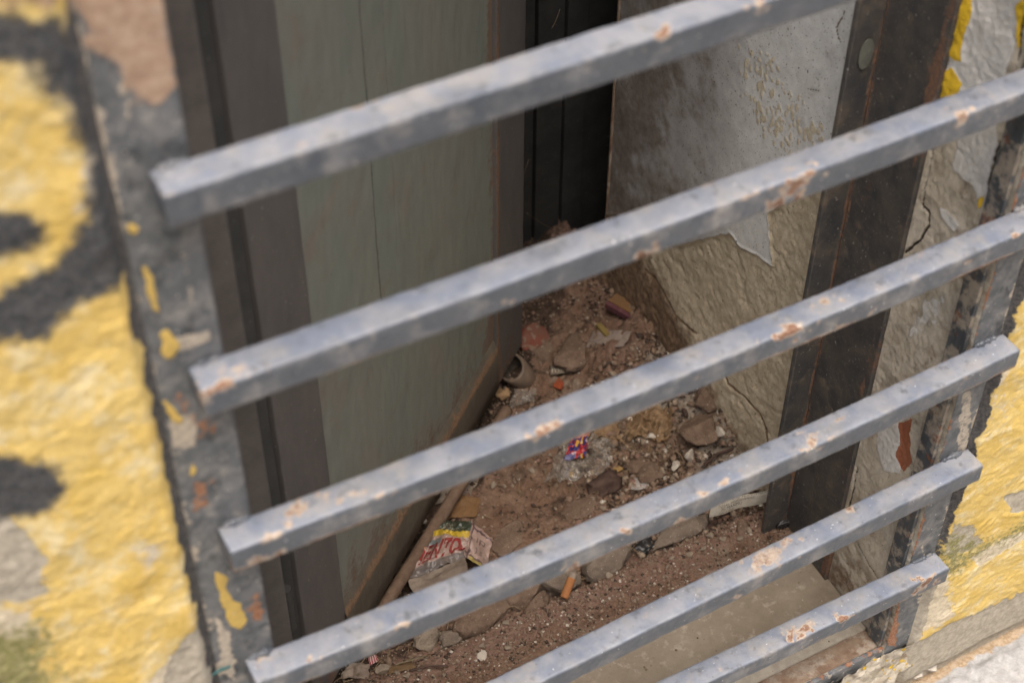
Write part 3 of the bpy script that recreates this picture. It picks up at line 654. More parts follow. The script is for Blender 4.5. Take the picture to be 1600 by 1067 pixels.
V, F = box(.5765, .5785, .107, .172, SILLZ, HT); mk('backing', V, F, m_plaster, fr)
# small round grey sticker on the stop leg
c0 = on(1352, 84, 1, .171); th = np.linspace(0, 2*math.pi, 28, endpoint=False)
V = [(c0[0]+.0085*math.cos(a)*.75, .1702-.0004*(k == 1), c0[2]+.013*math.sin(a)) for k in (0, 1) for a in th]
F = [tuple(range(28, 56))]+[(i, (i+1) % 28, 28+(i+1) % 28, 28+i) for i in range(28)]
mk('sticker', V, F, simple('old_sticker', (.15, .155, .125), (.10, .10, .085), 60, rough=.6), fr)
# frame jamb and stop on the left
fl = thing('hinge_jamb', 'dark brown upright jamb left of the narrow black gap beside the green door', 'door frame', (.05, .17, SILLZ))
V, F = box(.0198, .0240, .1065, .1650, SILLZ, HT, .0006); mk('wide_leg', V, F, m_frame, fl)
m_jamb = layered('jamb_paint', (.078, .068, .060), (.105, .092, .08), 30, [
    ('rust', (.16, .075, .04), (.12, .06, .035), 170, .9, .12, .2, .95, .5)], rough=.6, spec=.3, hf=(.1, 1300), hm=(.16, 150), specks=[(320, .73, (.24, .22, .2), .2)])
leg_grid('stop_leg', fl, m_jamb, (.0198, .1700), (1, 0), (0, -1), .0553, SILLZ, .30, .0045,
         lambda U, Z: dict(rust=np.clip(sm(.050, .0540, U+.002*fbm(U*100, Z*80, s=160))*.05+.15+.25*fbm(U*40, Z*20, s=161), 0, 1)), seed=162)
V, F = box(.0700, .0870, .1865, .1895, SILLZ, HT); mk('gap_shade_strip', V, F, m_black, fl)  # added black strip standing in for the darkness in the gap
V, F = box(.0198, .0751, .170, .1745, .3005, HT); mk('upper_leg', V, F, m_jamb, fl)

# ------------------------------------------------------------------ the green steel door leaf, standing half open inwards
dl = thing('steel_door', 'half open green grey sheet steel door with brown border seen through the bars', 'door', (.076, .180, -.745))
AN = math.radians(50.3); DU = (math.sin(AN), math.cos(AN)); DN = (math.cos(AN), -math.sin(AN)); H0 = (.0765, .1805); LW = .4965
def at_leaf(s, n): return (H0[0]+DU[0]*s+DN[0]*n, H0[1]+DU[1]*s+DN[1]*n)
def panel_at(U, Z):
    n = fbm(U*60, Z*15, s=170); n1 = fbm(U*200, Z*60, s=171)
    seam = np.maximum(1-sm(.0005, .0022, np.abs(U-.118+.001*n)), .62*(1-sm(.0005, .0022, np.abs(U-.152+.001*n))))*sm(-.52, -.40, Z+.05*n)
    return dict(seam=seam, rust=np.clip(.16+.4*sm(-.60, -.69, Z)+.55*sm(.325, .355, U+.004*n1)+.25*n, 0, .85))
leg_grid('panel', dl, m_dgreen, at_leaf(.077, .0), DU, DN, .355, -.700, .30, .0015, panel_at, step=.002, amp=.0005, seed=172, rev=False)
def bord_at(lo):
    def f(U, Z):
        n1 = fbm(U*150, Z*90, s=175); n2 = fbm(U*50, Z*14, s=176)
        r = np.exp(-((U-lo)/.0035)**2)*(.75+.5*n2) if lo > 0 else 0*U
        return dict(rust=np.clip(r+.18+.25*n2+.3*sm(-.66, -.74, Z), 0, 1))
    return f
leg_grid('hinge_stile', dl, m_dbrown, at_leaf(.0165, .004), DU, DN, .0635, -.745, .30, .006, bord_at(-1), amp=.0003, seed=178)
leg_grid('lock_stile', dl, m_dbrown, at_leaf(.4280, .004), DU, DN, LW-.4280, -.745, .30, .006, bord_at(.0035), amp=.0003, seed=180)
# bottom rail: a pressed angle whose upper half slopes back to the sheet
ns = 240; prof = [(-.0016, -.676), (.0010, -.680), (.0045, -.690), (.0055, -.700), (.0060, -.722), (.0060, -.7435), (.0040, -.745), (-.004, -.745)]
ss = np.linspace(.0805, .4275, ns); V = []
for s_ in ss:
    for j, (n_, z_) in enumerate(prof):
        q = at_leaf(s_, n_+.0002*float(vnoise(s_*60, j*.7, s=3))); V.append((q[0], q[1], z_+.0004*float(vnoise(s_*40, j, s=5))))
V = np.array(V); Zr = V[:, 2]; nn = fbm(V[:, 0]*90, V[:, 2]*90, s=182)
mk('bottom_rail', V, gridF(ns, len(prof))[:, ::-1], m_drail, dl, smooth=True,
   attrs=dict(rust=np.clip(np.exp(-((Zr+.690)/.004)**2)*.8+.15+.4*nn, 0, 1)))
for (a, b, n0, n1_, z0_, z1_, nm, mt) in ((.0170, LW, -.008, -.0022, -.744, .30, 'back_sheet', m_dgreen), (.0170, .0795, -.006, .004, .3005, HT-.01, 'hinge_stile', m_dbrown),
                                   (.4280, LW, -.006, .004, .3005, HT-.01, 'lock_stile', m_dbrown), (.0800, .4275, -.006, .0, .3005, HT-.01, 'panel', m_dgreen)):
    V, F = box(a, b, n0, n1_, z0_, z1_); mk(nm, rotbox(V, (H0[0], H0[1], 0), DU, DN), F, mt, dl)
for zc in (-.60, .05):   # hinge knuckles in the dark gap
    th = np.linspace(0, 2*math.pi, 14, endpoint=False)
    V = [(.0775+.0042*math.cos(a), .1770+.0042*math.sin(a), z) for z in (zc, zc+.05) for a in th]
    F = [(i, (i+1) % 14, 14+(i+1) % 14, 14+i) for i in range(14)]+[tuple(range(13, -1, -1)), tuple(range(14, 28))]
    mk('hinge', V, F, m_black, dl)

# ------------------------------------------------------------------ black steel door at the back
bd = thing('black_door', 'black steel door standing closed at the dark far end of the passage', 'door', (.55, .64, -.78))
YB = .628
def bx_px(u0, u1, d0, d1, nm):
    xa, xb = on(u0, 150, 1, YB)[0], on(u1, 150, 1, YB)[0]
    V, F = box(xa, xb, YB+d0, YB+d1, -.80, HT, .0008); mk(nm, V, F, m_black, bd)
bx_px(818, 834, .000, .03, 'stile'); bx_px(836.5, 876, -.004, .03, 'leaf'); bx_px(880.5, 912, -.004, .03, 'leaf'); bx_px(912.6, 990, -.001, .03, 'leaf')
bx_px(620, 817, .004, .03, 'leaf'); bx_px(990.4, 1250, .004, .03, 'leaf'); bx_px(833, 882, .012, .028, 'rear_strip')

# ------------------------------------------------------------------ grey inner wall on the right
iw = thing('inner_wall', 'dull grey painted passage wall with peeling paint and raw brown plaster along its foot', 'wall', (.60, .35, -.80))
y0, y1, z0, z1 = .1735, .5260, -.82, .06
nu, nv = 236, 600
Yg, Zg = np.meshgrid(np.linspace(y0, y1, nu), np.linspace(z0, z1, nv), indexing='ij')
n1 = fbm(Yg*130, Zg*130, s=201); n2 = fbm(Yg*40, Zg*40, s=202); n3 = fbm(Yg*14, Zg*14, s=203)
PI_ = lambda pts: poly2(pts, 0, .580, 1, 2)
A = {k: np.zeros(Yg.shape) for k in ('opening_light', 'grime_shade', 'speck', 'bare', 'dirt')}
bare = sdp(Yg, Zg, PI_([(880, 345), (960, 335), (1000, 350), (1060, 382), (1110, 372), (1140, 362), (1158, 385), (1180, 398), (1207, 416), (1204, 385), (1200, 335), (1222, 318), (1262, 292), (1290, 250),
                        (1330, 215), (1420, 150), (1420, 1000), (1100, 900), (800, 500)])) + .0018*n1 + .0015*n2
A['bare'] = np.clip(.5+.5*bare/.0016, 0, 1)
A['opening_light'] = np.clip(.15+1.0*sm(.42, .22, Yg+.03*n3)+.25*n3, 0, 1)  # painted brightening, strongest next to the opening
A['grime_shade'] = np.clip(.12+.62*sm(.33, .50, Yg+.04*n2)+.35*n2, 0, .85)*1.0  # grime plus shading in the colour, darker further in
cr = PI_([(1150, 70), (1190, 75), (1215, 115), (1245, 160), (1275, 195), (1305, 205), (1300, 260), (1285, 300), (1250, 290), (1225, 230), (1195, 200), (1165, 150)])
dcr = sdp(Yg, Zg, cr)
pts = []
rs = np.random.default_rng(5)
ys, zs = rs.uniform(.18, .40, 900), rs.uniform(-.46, -.30, 900)
ok = sdp(ys, zs, cr) > rs.uniform(-.010, .006, 900)
sp = np.zeros(Yg.shape)
for y_, z_ in list(zip(ys[ok], zs[ok]))[:230]:
    r_ = rs.uniform(.0006, .0017); m_ = (np.abs(Yg-y_) < .006) & (np.abs(Zg-z_) < .009)
    sp[m_] = np.maximum(sp[m_], np.clip(1.25-np.hypot(Yg[m_]-y_, (Zg[m_]-z_)/rs.uniform(1, 2.1))/r_*.6, 0, 1))
A['speck'] = np.clip(sp + .25*np.clip(.5+dcr/.01, 0, 1)*(n1 > .15), 0, 1)
A['dirt'] = np.clip(.95*sm(-.60, -.72, Zg+.03*n2)*sm(.25, .42, Yg+.04*n2)+.45*sm(-.66, -.74, Zg+.02*n2)+.25*sm(.36, .5, Yg)*sm(-.5, -.62, Zg)+.18*n2, 0, .95)
def crk(arr, pts, w, P):
    p = P(pts); d = np.full(Yg.shape, 1e9)
    for i in range(len(p)-1):
        (ax, ay), (bx, by) = p[i], p[i+1]; ex, ey = bx-ax, by-ay
        t = np.clip(((Yg-ax)*ex+(Zg-ay)*ey)/(ex*ex+ey*ey), 0, 1); d = np.minimum(d, np.hypot(Yg-ax-ex*t+.001*n1, Zg-ay-ey*t))
    return 1-sm(w*.3, w*1.4, d)
lip = np.exp(-(bare/.0014)**2)
c_ = np.maximum(crk(None, [(1318, 18), (1316, 28), (1306, 45), (1309, 60), (1312, 66)], .0009, PI_), crk(None, [(1263, 140), (1280, 142), (1290, 152), (1297, 155)], .0005, PI_))
c2_ = np.maximum(crk(None, [(1126, 560), (1140, 598), (1165, 620), (1186, 645), (1196, 668), (1200, 700)], .0016, PI_), crk(None, [(1010, 420), (1035, 450), (1060, 492), (1090, 520)], .0014, PI_))
c_ = np.maximum(c_, c2_)
A['dirt'] = np.maximum(A['dirt'], c_*.95); A['bare'] = np.maximum(A['bare'], 0)
Xg = .5800 + .0009*fbm(Yg*22, Zg*22, s=206) + sm(0, .001, bare)*(.0009+.0006*fbm(Yg*60, Zg*60, s=207)+.0009*np.clip(fbm(Yg*120, Zg*120, s=208)-.15, 0, 1)*2+.00035*fbm(Yg*330, Zg*330, s=209)) - .0004*sp - .0011*lip + .001*c_
# the plaster bulges out and crumbles towards its foot
Xg = Xg - .010*sm(-.60, -.76, Zg)*(1+.3*n2) * sm(.20, .34, Yg)
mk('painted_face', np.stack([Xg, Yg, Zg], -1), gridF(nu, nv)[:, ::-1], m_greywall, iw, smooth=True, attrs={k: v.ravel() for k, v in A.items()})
V, F = box(.5845, .75, .1765, .527, -1.0, HT); mk('masonry', V, F, m_plaster, iw)
V, F = box(.5800, .5840, .1765, .526, .0605, HT); mk('painted_face', V, F, m_greywall, iw)
V, F = box(.5785, .5860, .5262, .5288, -.79, HT, .0004); mk('edge_bead', V, F, m_rust, iw)

# enclosure of the passage
for nm, b in (('passage_wall', (-.75, -.70, .16, 2.2, -1.0, HT+.1)), ('passage_wall', (-.75, .90, 2.2, 2.25, -1.0, HT+.1)), ('passage_wall', (.752, .80, .16, 2.2, -1.0, HT+.1)),
              ('passage_wall', (-.70, -.021, .1605, .17, -1.0, HT+.1)), ('ceiling', (-.75, .80, .0300, 2.25, HT+.1005, HT+.14)), ('lintel', (LX, RX, .0270, .17, HT+.0005, HT+.1))):
    V, F = box(*b); mk(nm, V, F, m_plaster, kind='structure')

# ------------------------------------------------------------------ sill and floor
nx, ny = 380, 84
X, Y = np.meshgrid(np.linspace(.0205, .5765, nx), np.linspace(.0465, .176, ny), indexing='ij')
Z = SILLZ-.0015+.010*sm(.04, .17, Y)+.0007*fbm(X*40, Y*40, s=220)+.0003*fbm(X*250, Y*250, s=221)
mk('concrete_sill', np.stack([X, Y, Z], -1), gridF(nx, ny), m_sill, smooth=True, kind='structure',
   attrs=dict(pale=np.clip(.9*sm(.085, .05, Y+.01*fbm(X*20, Y*20, s=222))+.1, 0, 1).ravel()))
V, F = box(LX, .60, .0265, .17, -1.0, SILLZ-.006); mk('concrete_sill', V, F, m_plaster, kind='structure')
FX0, FX1, FY0, FY1 = .0205, .590, .132, .70
def ground_h(x, y):
    x = np.asarray(x, float); y = np.asarray(y, float)
    a = fbm(x*14, y*14, s=230); b = fbm(x*50, y*50, s=231); c = fbm(x*160, y*160, s=232)
    z = -.778 + .006*a + .0035*b + .0016*c
    ridge = sm(.139, .158, y+.002*b)*(1-sm(.196, .213, y+.004*b+.002*a))
    z = z*(1-ridge) + ridge*(-.7585+.0018*b+.0008*c)
    front = 1-sm(.138, .150, y); z = z*(1-front) + front*(-.7740)
    heap = sm(.47, .585, x+.02*a)*sm(.235, .30, y+.01*b)
    z = z + heap*(.050+.012*b+.006*fbm(x*90, y*90, s=233))*(1-.45*sm(.42, .52, y))
    corner = sm(.52, .585, x)*sm(.205, .25, y)*.010
    return z + corner + .012*sm(.33, .50, y)*sm(.35, .50, x)
def hit(u, v):
    z = -.765
    for _ in range(14):
        p = on(u, v, 2, z); z2 = float(ground_h(p[0], p[1])); z = .5*z+.5*z2
    return on(u, v, 2, z)
st = .00115
nx, ny = int((FX1-FX0)/st), int((FY1-FY0)/st)
X, Y = np.meshgrid(np.linspace(FX0, FX1, nx), np.linspace(FY0, FY1, ny), indexing='ij')
Z = ground_h(X, Y) + .0012*fbm(X*330, Y*330, s=235, o=3) + .0022*fbm(X*110, Y*110, s=242, o=3)*sm(.20, .23, Y)
redd = np.clip(.75*sm(.165, .18, Y)*(1-sm(.205, .225, Y))+.25+.4*fbm(X*20, Y*20, s=236)+.12*sm(.50, .56, X)*sm(.40, .46, Y), 0, 1)
grey = np.clip(.75*sm(.50, .56, X+.02*fbm(X*30, Y*30, s=237))*sm(.22, .26, Y)*(1-sm(.36, .42, Y))+.12+.35*fbm(X*25, Y*25, s=238), 0, .9)
qn = (X-.0765)*math.cos(math.radians(50.3))-(Y-.1805)*math.sin(math.radians(50.3))
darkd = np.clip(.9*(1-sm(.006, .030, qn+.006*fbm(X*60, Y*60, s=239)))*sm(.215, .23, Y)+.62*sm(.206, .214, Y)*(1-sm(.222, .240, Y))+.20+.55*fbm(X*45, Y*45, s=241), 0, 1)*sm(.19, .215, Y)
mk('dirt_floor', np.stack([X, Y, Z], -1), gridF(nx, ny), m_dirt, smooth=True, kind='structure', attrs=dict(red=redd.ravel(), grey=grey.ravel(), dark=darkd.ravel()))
V, F = box(-.70, .752, .1705, 2.2, -1.0, -.812); mk('passage_floor', V, F, m_dirt, kind='structure')

# ------------------------------------------------------------------ loose grit (nobody could count it)
OCT = np.array([(1, 0, 0), (-1, 0, 0), (0, 1, 0), (0, -1, 0), (0, 0, 1), (0, 0, -1)], float)
OF = np.array([(0, 2, 4), (2, 1, 4), (1, 3, 4), (3, 0, 4), (2, 0, 5), (1, 2, 5), (3, 1, 5), (0, 3, 5)])
def grit(name, n, xr, yr, sr, weights, dens=None, hf=ground_h, power=2.2):
    x = RNG.uniform(xr[0], xr[1], n); y = RNG.uniform(yr[0], yr[1], n)
    if dens is not None:
        k = RNG.uniform(0, 1, n) < dens(x, y); x, y = x[k], y[k]; n = len(x)
    s = sr[0]+(sr[1]-sr[0])*RNG.uniform(0, 1, n)**power
    z = hf(x, y)+s*.25
    V = OCT[None]*(1+RNG.uniform(-.35, .35, (n, 6, 1)))*s[:, None, None]*RNG.uniform([.7, .7, .45], [1.3, 1.1, .8], (n, 3))[:, None, :]
    a = RNG.uniform(0, 6.28, n); b = RNG.uniform(-.5, .5, n)
    ca, sa, cb, sb = np.cos(a)[:, None], np.sin(a)[:, None], np.cos(b)[:, None], np.sin(b)[:, None]
    vx, vy, vz = V[..., 0], V[..., 1], V[..., 2]
    vx, vz = vx*cb-vz*sb, vx*sb+vz*cb
    vx, vy = vx*ca-vy*sa, vx*sa+vy*ca
    V = np.stack([vx+x[:, None], vy+y[:, None], vz+z[:, None]], -1)
    F = (OF[None]+(np.arange(n)*6)[:, None, None]).reshape(-1, 3)
    mi = np.repeat(RNG.choice(len(weights), n, p=np.array(weights)/sum(weights)), 8)
    mk(name, V, F, None, mats=m_grit, mi=mi, kind='stuff', label='loose grit and plaster crumbs strewn over the dirt floor', cat='grit')
grit('grit', 30000, (.03, .58), (.212, .66), (.0005, .0026), (6, 1.3, 3, .15, 1.5), power=3, dens=lambda x, y: np.clip(.65+.7*fbm(x*18, y*18, s=240), .05, 1))
grit('ridge_grit', 15000, (.03, .576), (.141, .214), (.0004, .0022), (5, 2.5, 2, .7, 3.5), power=3)
grit('grit', 3200, (.44, .585), (.20, .42), (.0010, .0055), (5, 2.5, 3, .5, 1), power=2.2)
grit('rubble_bits', 3800, (.05, .58), (.215, .60), (.0015, .0062), (6, .9, 1.8, .15, 1.6), power=2.4, dens=lambda x, y: np.clip(.5+1.3*fbm(x*14, y*14, s=243), .03, 1))
grit('grit', 900, (.03, .57), (.05, .15), (.0002, .0014), (3, 3, 1, 1, 1), dens=lambda x, y: np.clip(.25+.8*sm(.11, .145, y)+.5*sm(.5, .57, x)+.5*fbm(x*20, y*20, s=245), .05, 1), hf=lambda x, y: SILLZ-.0015+.010*sm(.04, .17, y), power=2)
# straw, fibres and leaf shreds
n = 620; V = []; F = []
for k in range(n):
    if k % 3 == 0: x, y = random.gauss(.50, .035), random.gauss(.345, .03)
    elif k % 3 == 1: x, y = random.uniform(.05, .57), random.uniform(.215, .26)
    else: x, y = random.uniform(.1, .57), random.uniform(.22, .6)
    x = min(max(x, .03), .575)
    L_ = random.uniform(.004, .018); a = random.uniform(0, 6.28); w = random.uniform(.0002, .0007); dz = random.uniform(-.003, .004)
    z = float(ground_h(x, y))+.0012+abs(dz)*.6; ca, sa = math.cos(a), math.sin(a); b0 = len(V); cu = random.uniform(-.25, .25)*L_
    for t, lift in ((-.5, 0), (0, .0012), (.5, 0)):
        cx, cy = x+ca*L_*t-sa*cu*(t*t*4-1), y+sa*L_*t+ca*cu*(t*t*4-1)
        for (pu, pv) in ((-1, 0), (0, .8), (1, 0)):
            V.append((cx-sa*w*pu, cy+ca*w*pu, z+lift+dz*t+w*pv))
    for q in (0, 3):
        F += [(b0+q, b0+q+1, b0+q+4, b0+q+3), (b0+q+1, b0+q+2, b0+q+5, b0+q+4), (b0+q, b0+q+3, b0+q+5, b0+q+2)]
mk('straw', V, F, m_straw, kind='stuff', label='dry straw and plant fibres scattered through the rubble', cat='straw')

# ------------------------------------------------------------------ separate pieces of rubble and litter
def ico(sub=3):
    import bmesh
    bm = bmesh.new(); bmesh.ops.create_icosphere(bm, subdivisions=sub, radius=1); bm.verts.ensure_lookup_table()
    V = np.array([v.co[:] for v in bm.verts]); F = [[v.index for v in f.verts] for f in bm.faces]; bm.free(); return V, F
ICO = ico(4); ICO2 = ico(2)
def rock_shape(size, rz, seed, planes=9, rough=.10, tilt=0.0, mesh=None):
    V, F = mesh or ICO; V = V.copy(); rg = np.random.default_rng(seed)
    for _ in range(planes):
        n = rg.normal(size=3); n /= np.linalg.norm(n); d = rg.uniform(.45, .8)
        k = V@n; V = V - np.clip(k-d, 0, None)[:, None]*n*.97
    o3 = seed*1.7
    r = 1+rough*1.2*fbm(V[:, 0]*2.2+o3, V[:, 1]*2.2, V[:, 2]*2.2, s=seed)+rough*.9*fbm(V[:, 0]*7, V[:, 1]*7+o3, V[:, 2]*7, s=seed+5)+.025*fbm(V[:, 0]*22, V[:, 1]*22, V[:, 2]*22+o3, s=seed+6)
    V = V*r[:, None]*np.array(size)/2/.78
    ct, st_ = math.cos(tilt), math.sin(tilt); V = np.stack([V[:, 0]*ct-V[:, 2]*st_, V[:, 1], V[:, 0]*st_+V[:, 2]*ct], 1)
    c, s_ = math.cos(rz), math.sin(rz)
    V = V*.93
    return np.stack([V[:, 0]*c-V[:, 1]*s_, V[:, 0]*s_+V[:, 1]*c, V[:, 2]], 1), F
def rock(name, label, cat, u, v, size, rz, mat, seed, sink=.22, planes=9, rough=.10, tilt=0, group=None, lift=0):
    p = hit(u, v); V, F = rock_shape([s*.001 for s in size], math.radians(rz), seed, planes, rough, math.radians(tilt))
    zc = float(ground_h(p[0], p[1])) + size[2]*.001*(.5-sink-.24) + lift
    c = on(u, v, 2, zc)
    return mk(name, V+c, F, mat, smooth=True, label=label, cat=cat, group=group, base=(c[0], c[1], zc-size[2]*.0004))
R_ = rock
R_('stone', 'squarish grey stone left of the orange cigarette butt on the dirt ridge', 'stone', 866, 908, (44, 30, 26), -8, m_rockA, 1, .15)
R_('stone', 'long smooth grey stone right of the orange cigarette butt', 'stone', 957, 873, (56, 34, 26), 8, m_rockA, 2, .15, 6)
R_('stone', 'long dusty brown stone lying furthest left along the dirt ridge', 'stone', 757, 965, (56, 27, 24), 4, m_rockB, 3, .2, 7)
R_('stone', 'pinkish brown stone wedged between the long dusty stone and the squarish stone', 'stone', 815, 932, (48, 24, 22), 18, m_rockB, 4, .2)
R_('stone', 'flat grey brown stone under the fourth bar near the printed paper strip', 'stone', 1058, 838, (74, 26, 22), 6, m_rockA, 5, .3, 6)
R_('stone', 'dark round pebble beside the printed paper strip', 'stone', 1112, 822, (16, 16, 13), 0, m_dark, 6, .3)
R_('rubble_lump', 'pale lump with flat corner in the hollow left of the long dusty stone', 'rubble', 667, 1003, (26, 20, 22), 30, m_rockP, 7, .2)
R_('rubble_lump', 'low grey crumb clod right behind the dirt ridge', 'rubble', 705, 995, (26, 18, 14), 10, m_rockA, 8, .2, rough=.2)
R_('rubble_lump', 'flat brown flake tucked under the squarish stone', 'rubble', 838, 945, (32, 16, 9), 25, m_rockB, 9, .1)
R_('rubble_lump', 'small pale cube of plaster at the left end of the dirt ridge', 'rubble', 598, 1047, (13, 11, 9), 20, m_rockP, 10, .1)
R_('stone', 'round brown cobble half buried in the heap beside the wall', 'stone', 1098, 668, (40, 34, 22), 10, m_rockB, 11, .15, 5, .06)
R_('rubble_lump', 'upright white plaster flake standing in front of the round cobble', 'rubble', 1078, 714, (11, 9, 22), 10, m_white, 12, .15, tilt=15)
R_('rubble_lump', 'small cream plaster chip left of the upright white flake', 'rubble', 1057, 726, (13, 10, 9), 40, m_white, 13, .1)
R_('rubble_lump', 'cracked block of grey mortar leaning on the wall foot', 'rubble', 1165, 650, (52, 36, 26), -14, m_rockP, 14, .3, 7, .14)
R_('rubble_lump', 'broken grey mortar slab between the cobble and the wall', 'rubble', 1140, 700, (46, 30, 16), -30, m_rockP, 15, .3, 9, .16)
R_('rubble_lump', 'pale wedge of mortar right against the round cobble', 'rubble', 1125, 675, (13, 9, 14), 70, m_white, 16, .2, tilt=30)
R_('rubble_lump', 'brown block of old mortar high on the heap under the third bar', 'rubble', 1112, 617, (42, 34, 18), 5, m_rockB, 17, .35, 6)
R_('brick_fragment', 'red brick corner lying at the foot of the open door', 'brick fragment', 838, 527, (38, 30, 20), 10, m_brick, 18, .25, 7)
R_('rubble_lump', 'plaster crusted fragment stuck to the front of the red brick corner', 'rubble', 845, 553, (40, 26, 16), 5, m_rockB, 19, .3, rough=.16)
R_('rubble_lump', 'wide grey brown mortar chunk right of the red brick corner', 'rubble', 900, 548, (58, 40, 18), 5, m_rockB, 20, .3, 7, .14)
R_('soil_clod', 'dark brown crumbly clod behind the fourth bar', 'clod', 947, 757, (30, 26, 22), 0, m_dark, 21, .2, 5, .26)
R_('rubble_lump', 'brown leaning lump of earth against the grey wall beyond the rubble heap', 'rubble', 1030, 485, (62, 60, 60), 30, m_rockB, 22, .4, 8, .15)
R_('rubble_lump', 'tan flat stone flake near the fourth bar left of the dark clod', 'rubble', 905, 795, (44, 28, 10), 20, m_rockB, 23, .2)
R_('rubble_lump', 'pale brown flat fragment lying beyond the printed carton', 'rubble', 795, 840, (40, 22, 9), 30, m_rockB, 24, .2)
R_('rubble_lump', 'pink grey flake lying flat on the dirt between clear film and heap', 'rubble', 1000, 720, (30, 20, 8), 30, m_rockB, 25, .2)
R_('rubble_lump', 'wide pink grey flake beside the fourth bar and dark clod', 'rubble', 1022, 735, (34, 20, 9), 10, m_rockB, 26, .2)
R_('rubble_lump', 'yellowish crumb between the clear film and the pink grey flakes', 'rubble', 966, 733, (11, 9, 7), 10, simple('ochre_crumb', (.30, .19, .07), (.25, .16, .07)), 27, .1)
R_('red_shard', 'orange red shard lying just above the third bar in the litter', 'shard', 873, 601, (20, 9, 7), 42, m_redbit, 28, .05, 5, .05)
R_('rubble_lump', 'tan clump of foam beside the foot of the open door', 'rubble', 785, 617, (17, 14, 14), 20, simple('tan_foam', (.30, .19, .10), (.24, .16, .09)), 29, .1, rough=.25)
R_('rubble_lump', 'white pebble of plaster stuck on the wooden rod', 'rubble', 661, 815, (7, 6, 6), 20, m_white, 30, -.9)
R_('rubble_lump', 'pale flat plaster scrap lying alone on the dirt ridge near the fifth bar', 'rubble', 752, 1023, (12, 9, 3), 60, m_white, 31, .0)
R_('rubble_lump', 'grey shard on the ground under the black plastic scrap', 'rubble', 1160, 822, (22, 10, 8), 55, m_rockB, 32, .1)
R_('rubble_lump', 'loose cream stone chip on the dirt beside the pavement at the frame corner', 'rubble', 1466, 1040, (10, 10, 5), 10, m_white, 33, .1) if False else None
# loose stone chips on the pavement against the wall
for (u, v, s_, lb) in ((1455, 1040, 11, 'cream chip of plaster on the pavement edge at the corner of the grille frame'), (1435, 1052, 8, 'small yellowish chip of plaster at the hole below the grille frame')):
    c = on(u, v, 2, GZ+.004); V, F = rock_shape((s_*.0016, s_*.0012, s_*.0007), .5, int(u), mesh=ICO); mk('rubble_lump', V+c, F, m_white, smooth=True, label=lb, cat='rubble', base=(c[0], c[1], GZ))
# small chips that nothing tells apart
chipV, chipF = rock_shape((.0075, .0055, .0030), .3, 77, 8, .12, mesh=ICO2)
proto = None; spots = []
while len(spots) < 44:
    x, y = random.uniform(.10, .57), random.choice((random.uniform(.172, .205), random.uniform(.22, .56), random.uniform(.23, .38)))
    if x < H0[0]+(y-H0[1])*DU[0]/DU[1]*1.0+.03: pass
    q = (x-H0[0])*DN[0]+(y-H0[1])*DN[1]
    if q < .03: continue
    spots.append((x, y))
for k, (x, y) in enumerate(spots):
    z = float(ground_h(x, y))+.0012
    if proto is None:
        proto = mk('plaster_chip', chipV+np.array([x, y, z]), chipF, m_rockP, smooth=True, base=(x, y, z),
                   label='small pale plaster chip lying loose in the dirt inside the opening', cat='plaster chip', group='small plaster chips in the dirt')
        o = proto
    else:
        o = proto.copy(); COL.objects.link(o); o.location = (x, y, z); o.rotation_euler = (random.uniform(-.4, .4), random.uniform(-.4, .4), random.uniform(0, 6.28))
        s_ = random.uniform(.6, 1.35); o.scale = (s_, s_*random.uniform(.7, 1.1), s_)

def tube(name, pts, rad, mat, label, cat, seg=14, seed=0, taper=None, n=60, rough=.12, parent=None, cap=True):
    P = np.array(pts, float); t = np.linspace(0, 1, n); s = np.linspace(0, 1, len(P))
    C = np.stack([np.interp(t, s, P[:, k]) for k in range(3)], 1)
    tan = np.gradient(C, axis=0); tan /= np.linalg.norm(tan, axis=1)[:, None]
    up = np.array([0, 0, 1.0]); a = np.cross(tan, up); a /= np.linalg.norm(a, axis=1)[:, None]+1e-9; b = np.cross(a, tan)
    th = np.linspace(0, 2*math.pi, seg, endpoint=False)
    r = rad*(taper(t) if taper else 1)*(1+rough*fbm(t[:, None]*14+0*th, np.cos(th)[None]*1.5+0*t[:, None], np.sin(th)[None]*1.5+0*t[:, None], s=seed))
    V = C[:, None]+a[:, None]*(r*np.cos(th))[..., None]+b[:, None]*(r*np.sin(th))[..., None]
    k = np.arange(n*seg).reshape(n, seg); kb = np.roll(k, -1, 1)
    F = np.stack([k[:-1].ravel(), k[1:].ravel(), kb[1:].ravel(), kb[:-1].ravel()], 1).tolist()
    if cap: F += [k[0].tolist(), k[-1][::-1].tolist()]
    return mk(name, V.reshape(-1, 3), F, mat, parent, smooth=True, label=label, cat=cat, base=None if parent else tuple(C[0]))
pa, pb = on(560, 1010, 2, -.758), on(792, 640, 2, -.756)
tube('wooden_rod', [pa, (pa+pb)/2+[.001, -.001, .001], pb], .0062, m_wood, 'brown dusty wooden rod lying along the foot of the open door', 'rod', seed=3, n=120)
# cigarette butt: orange filter with burnt end
p = on(881, 934, 2, -.752); q = on(893, 903, 2, -.743)
cb = thing('cigarette_butt', 'orange cigarette butt leaning upright between two stones', 'cigarette butt', tuple(p))
tube('filter', [p, q], .0040, m_orange, None, None, seed=5, n=20, rough=.06, parent=cb); tube('ash_end', [q, q+(q-p)*.25], .0041, m_paper, None, None, seed=6, n=12, rough=.2, parent=cb)
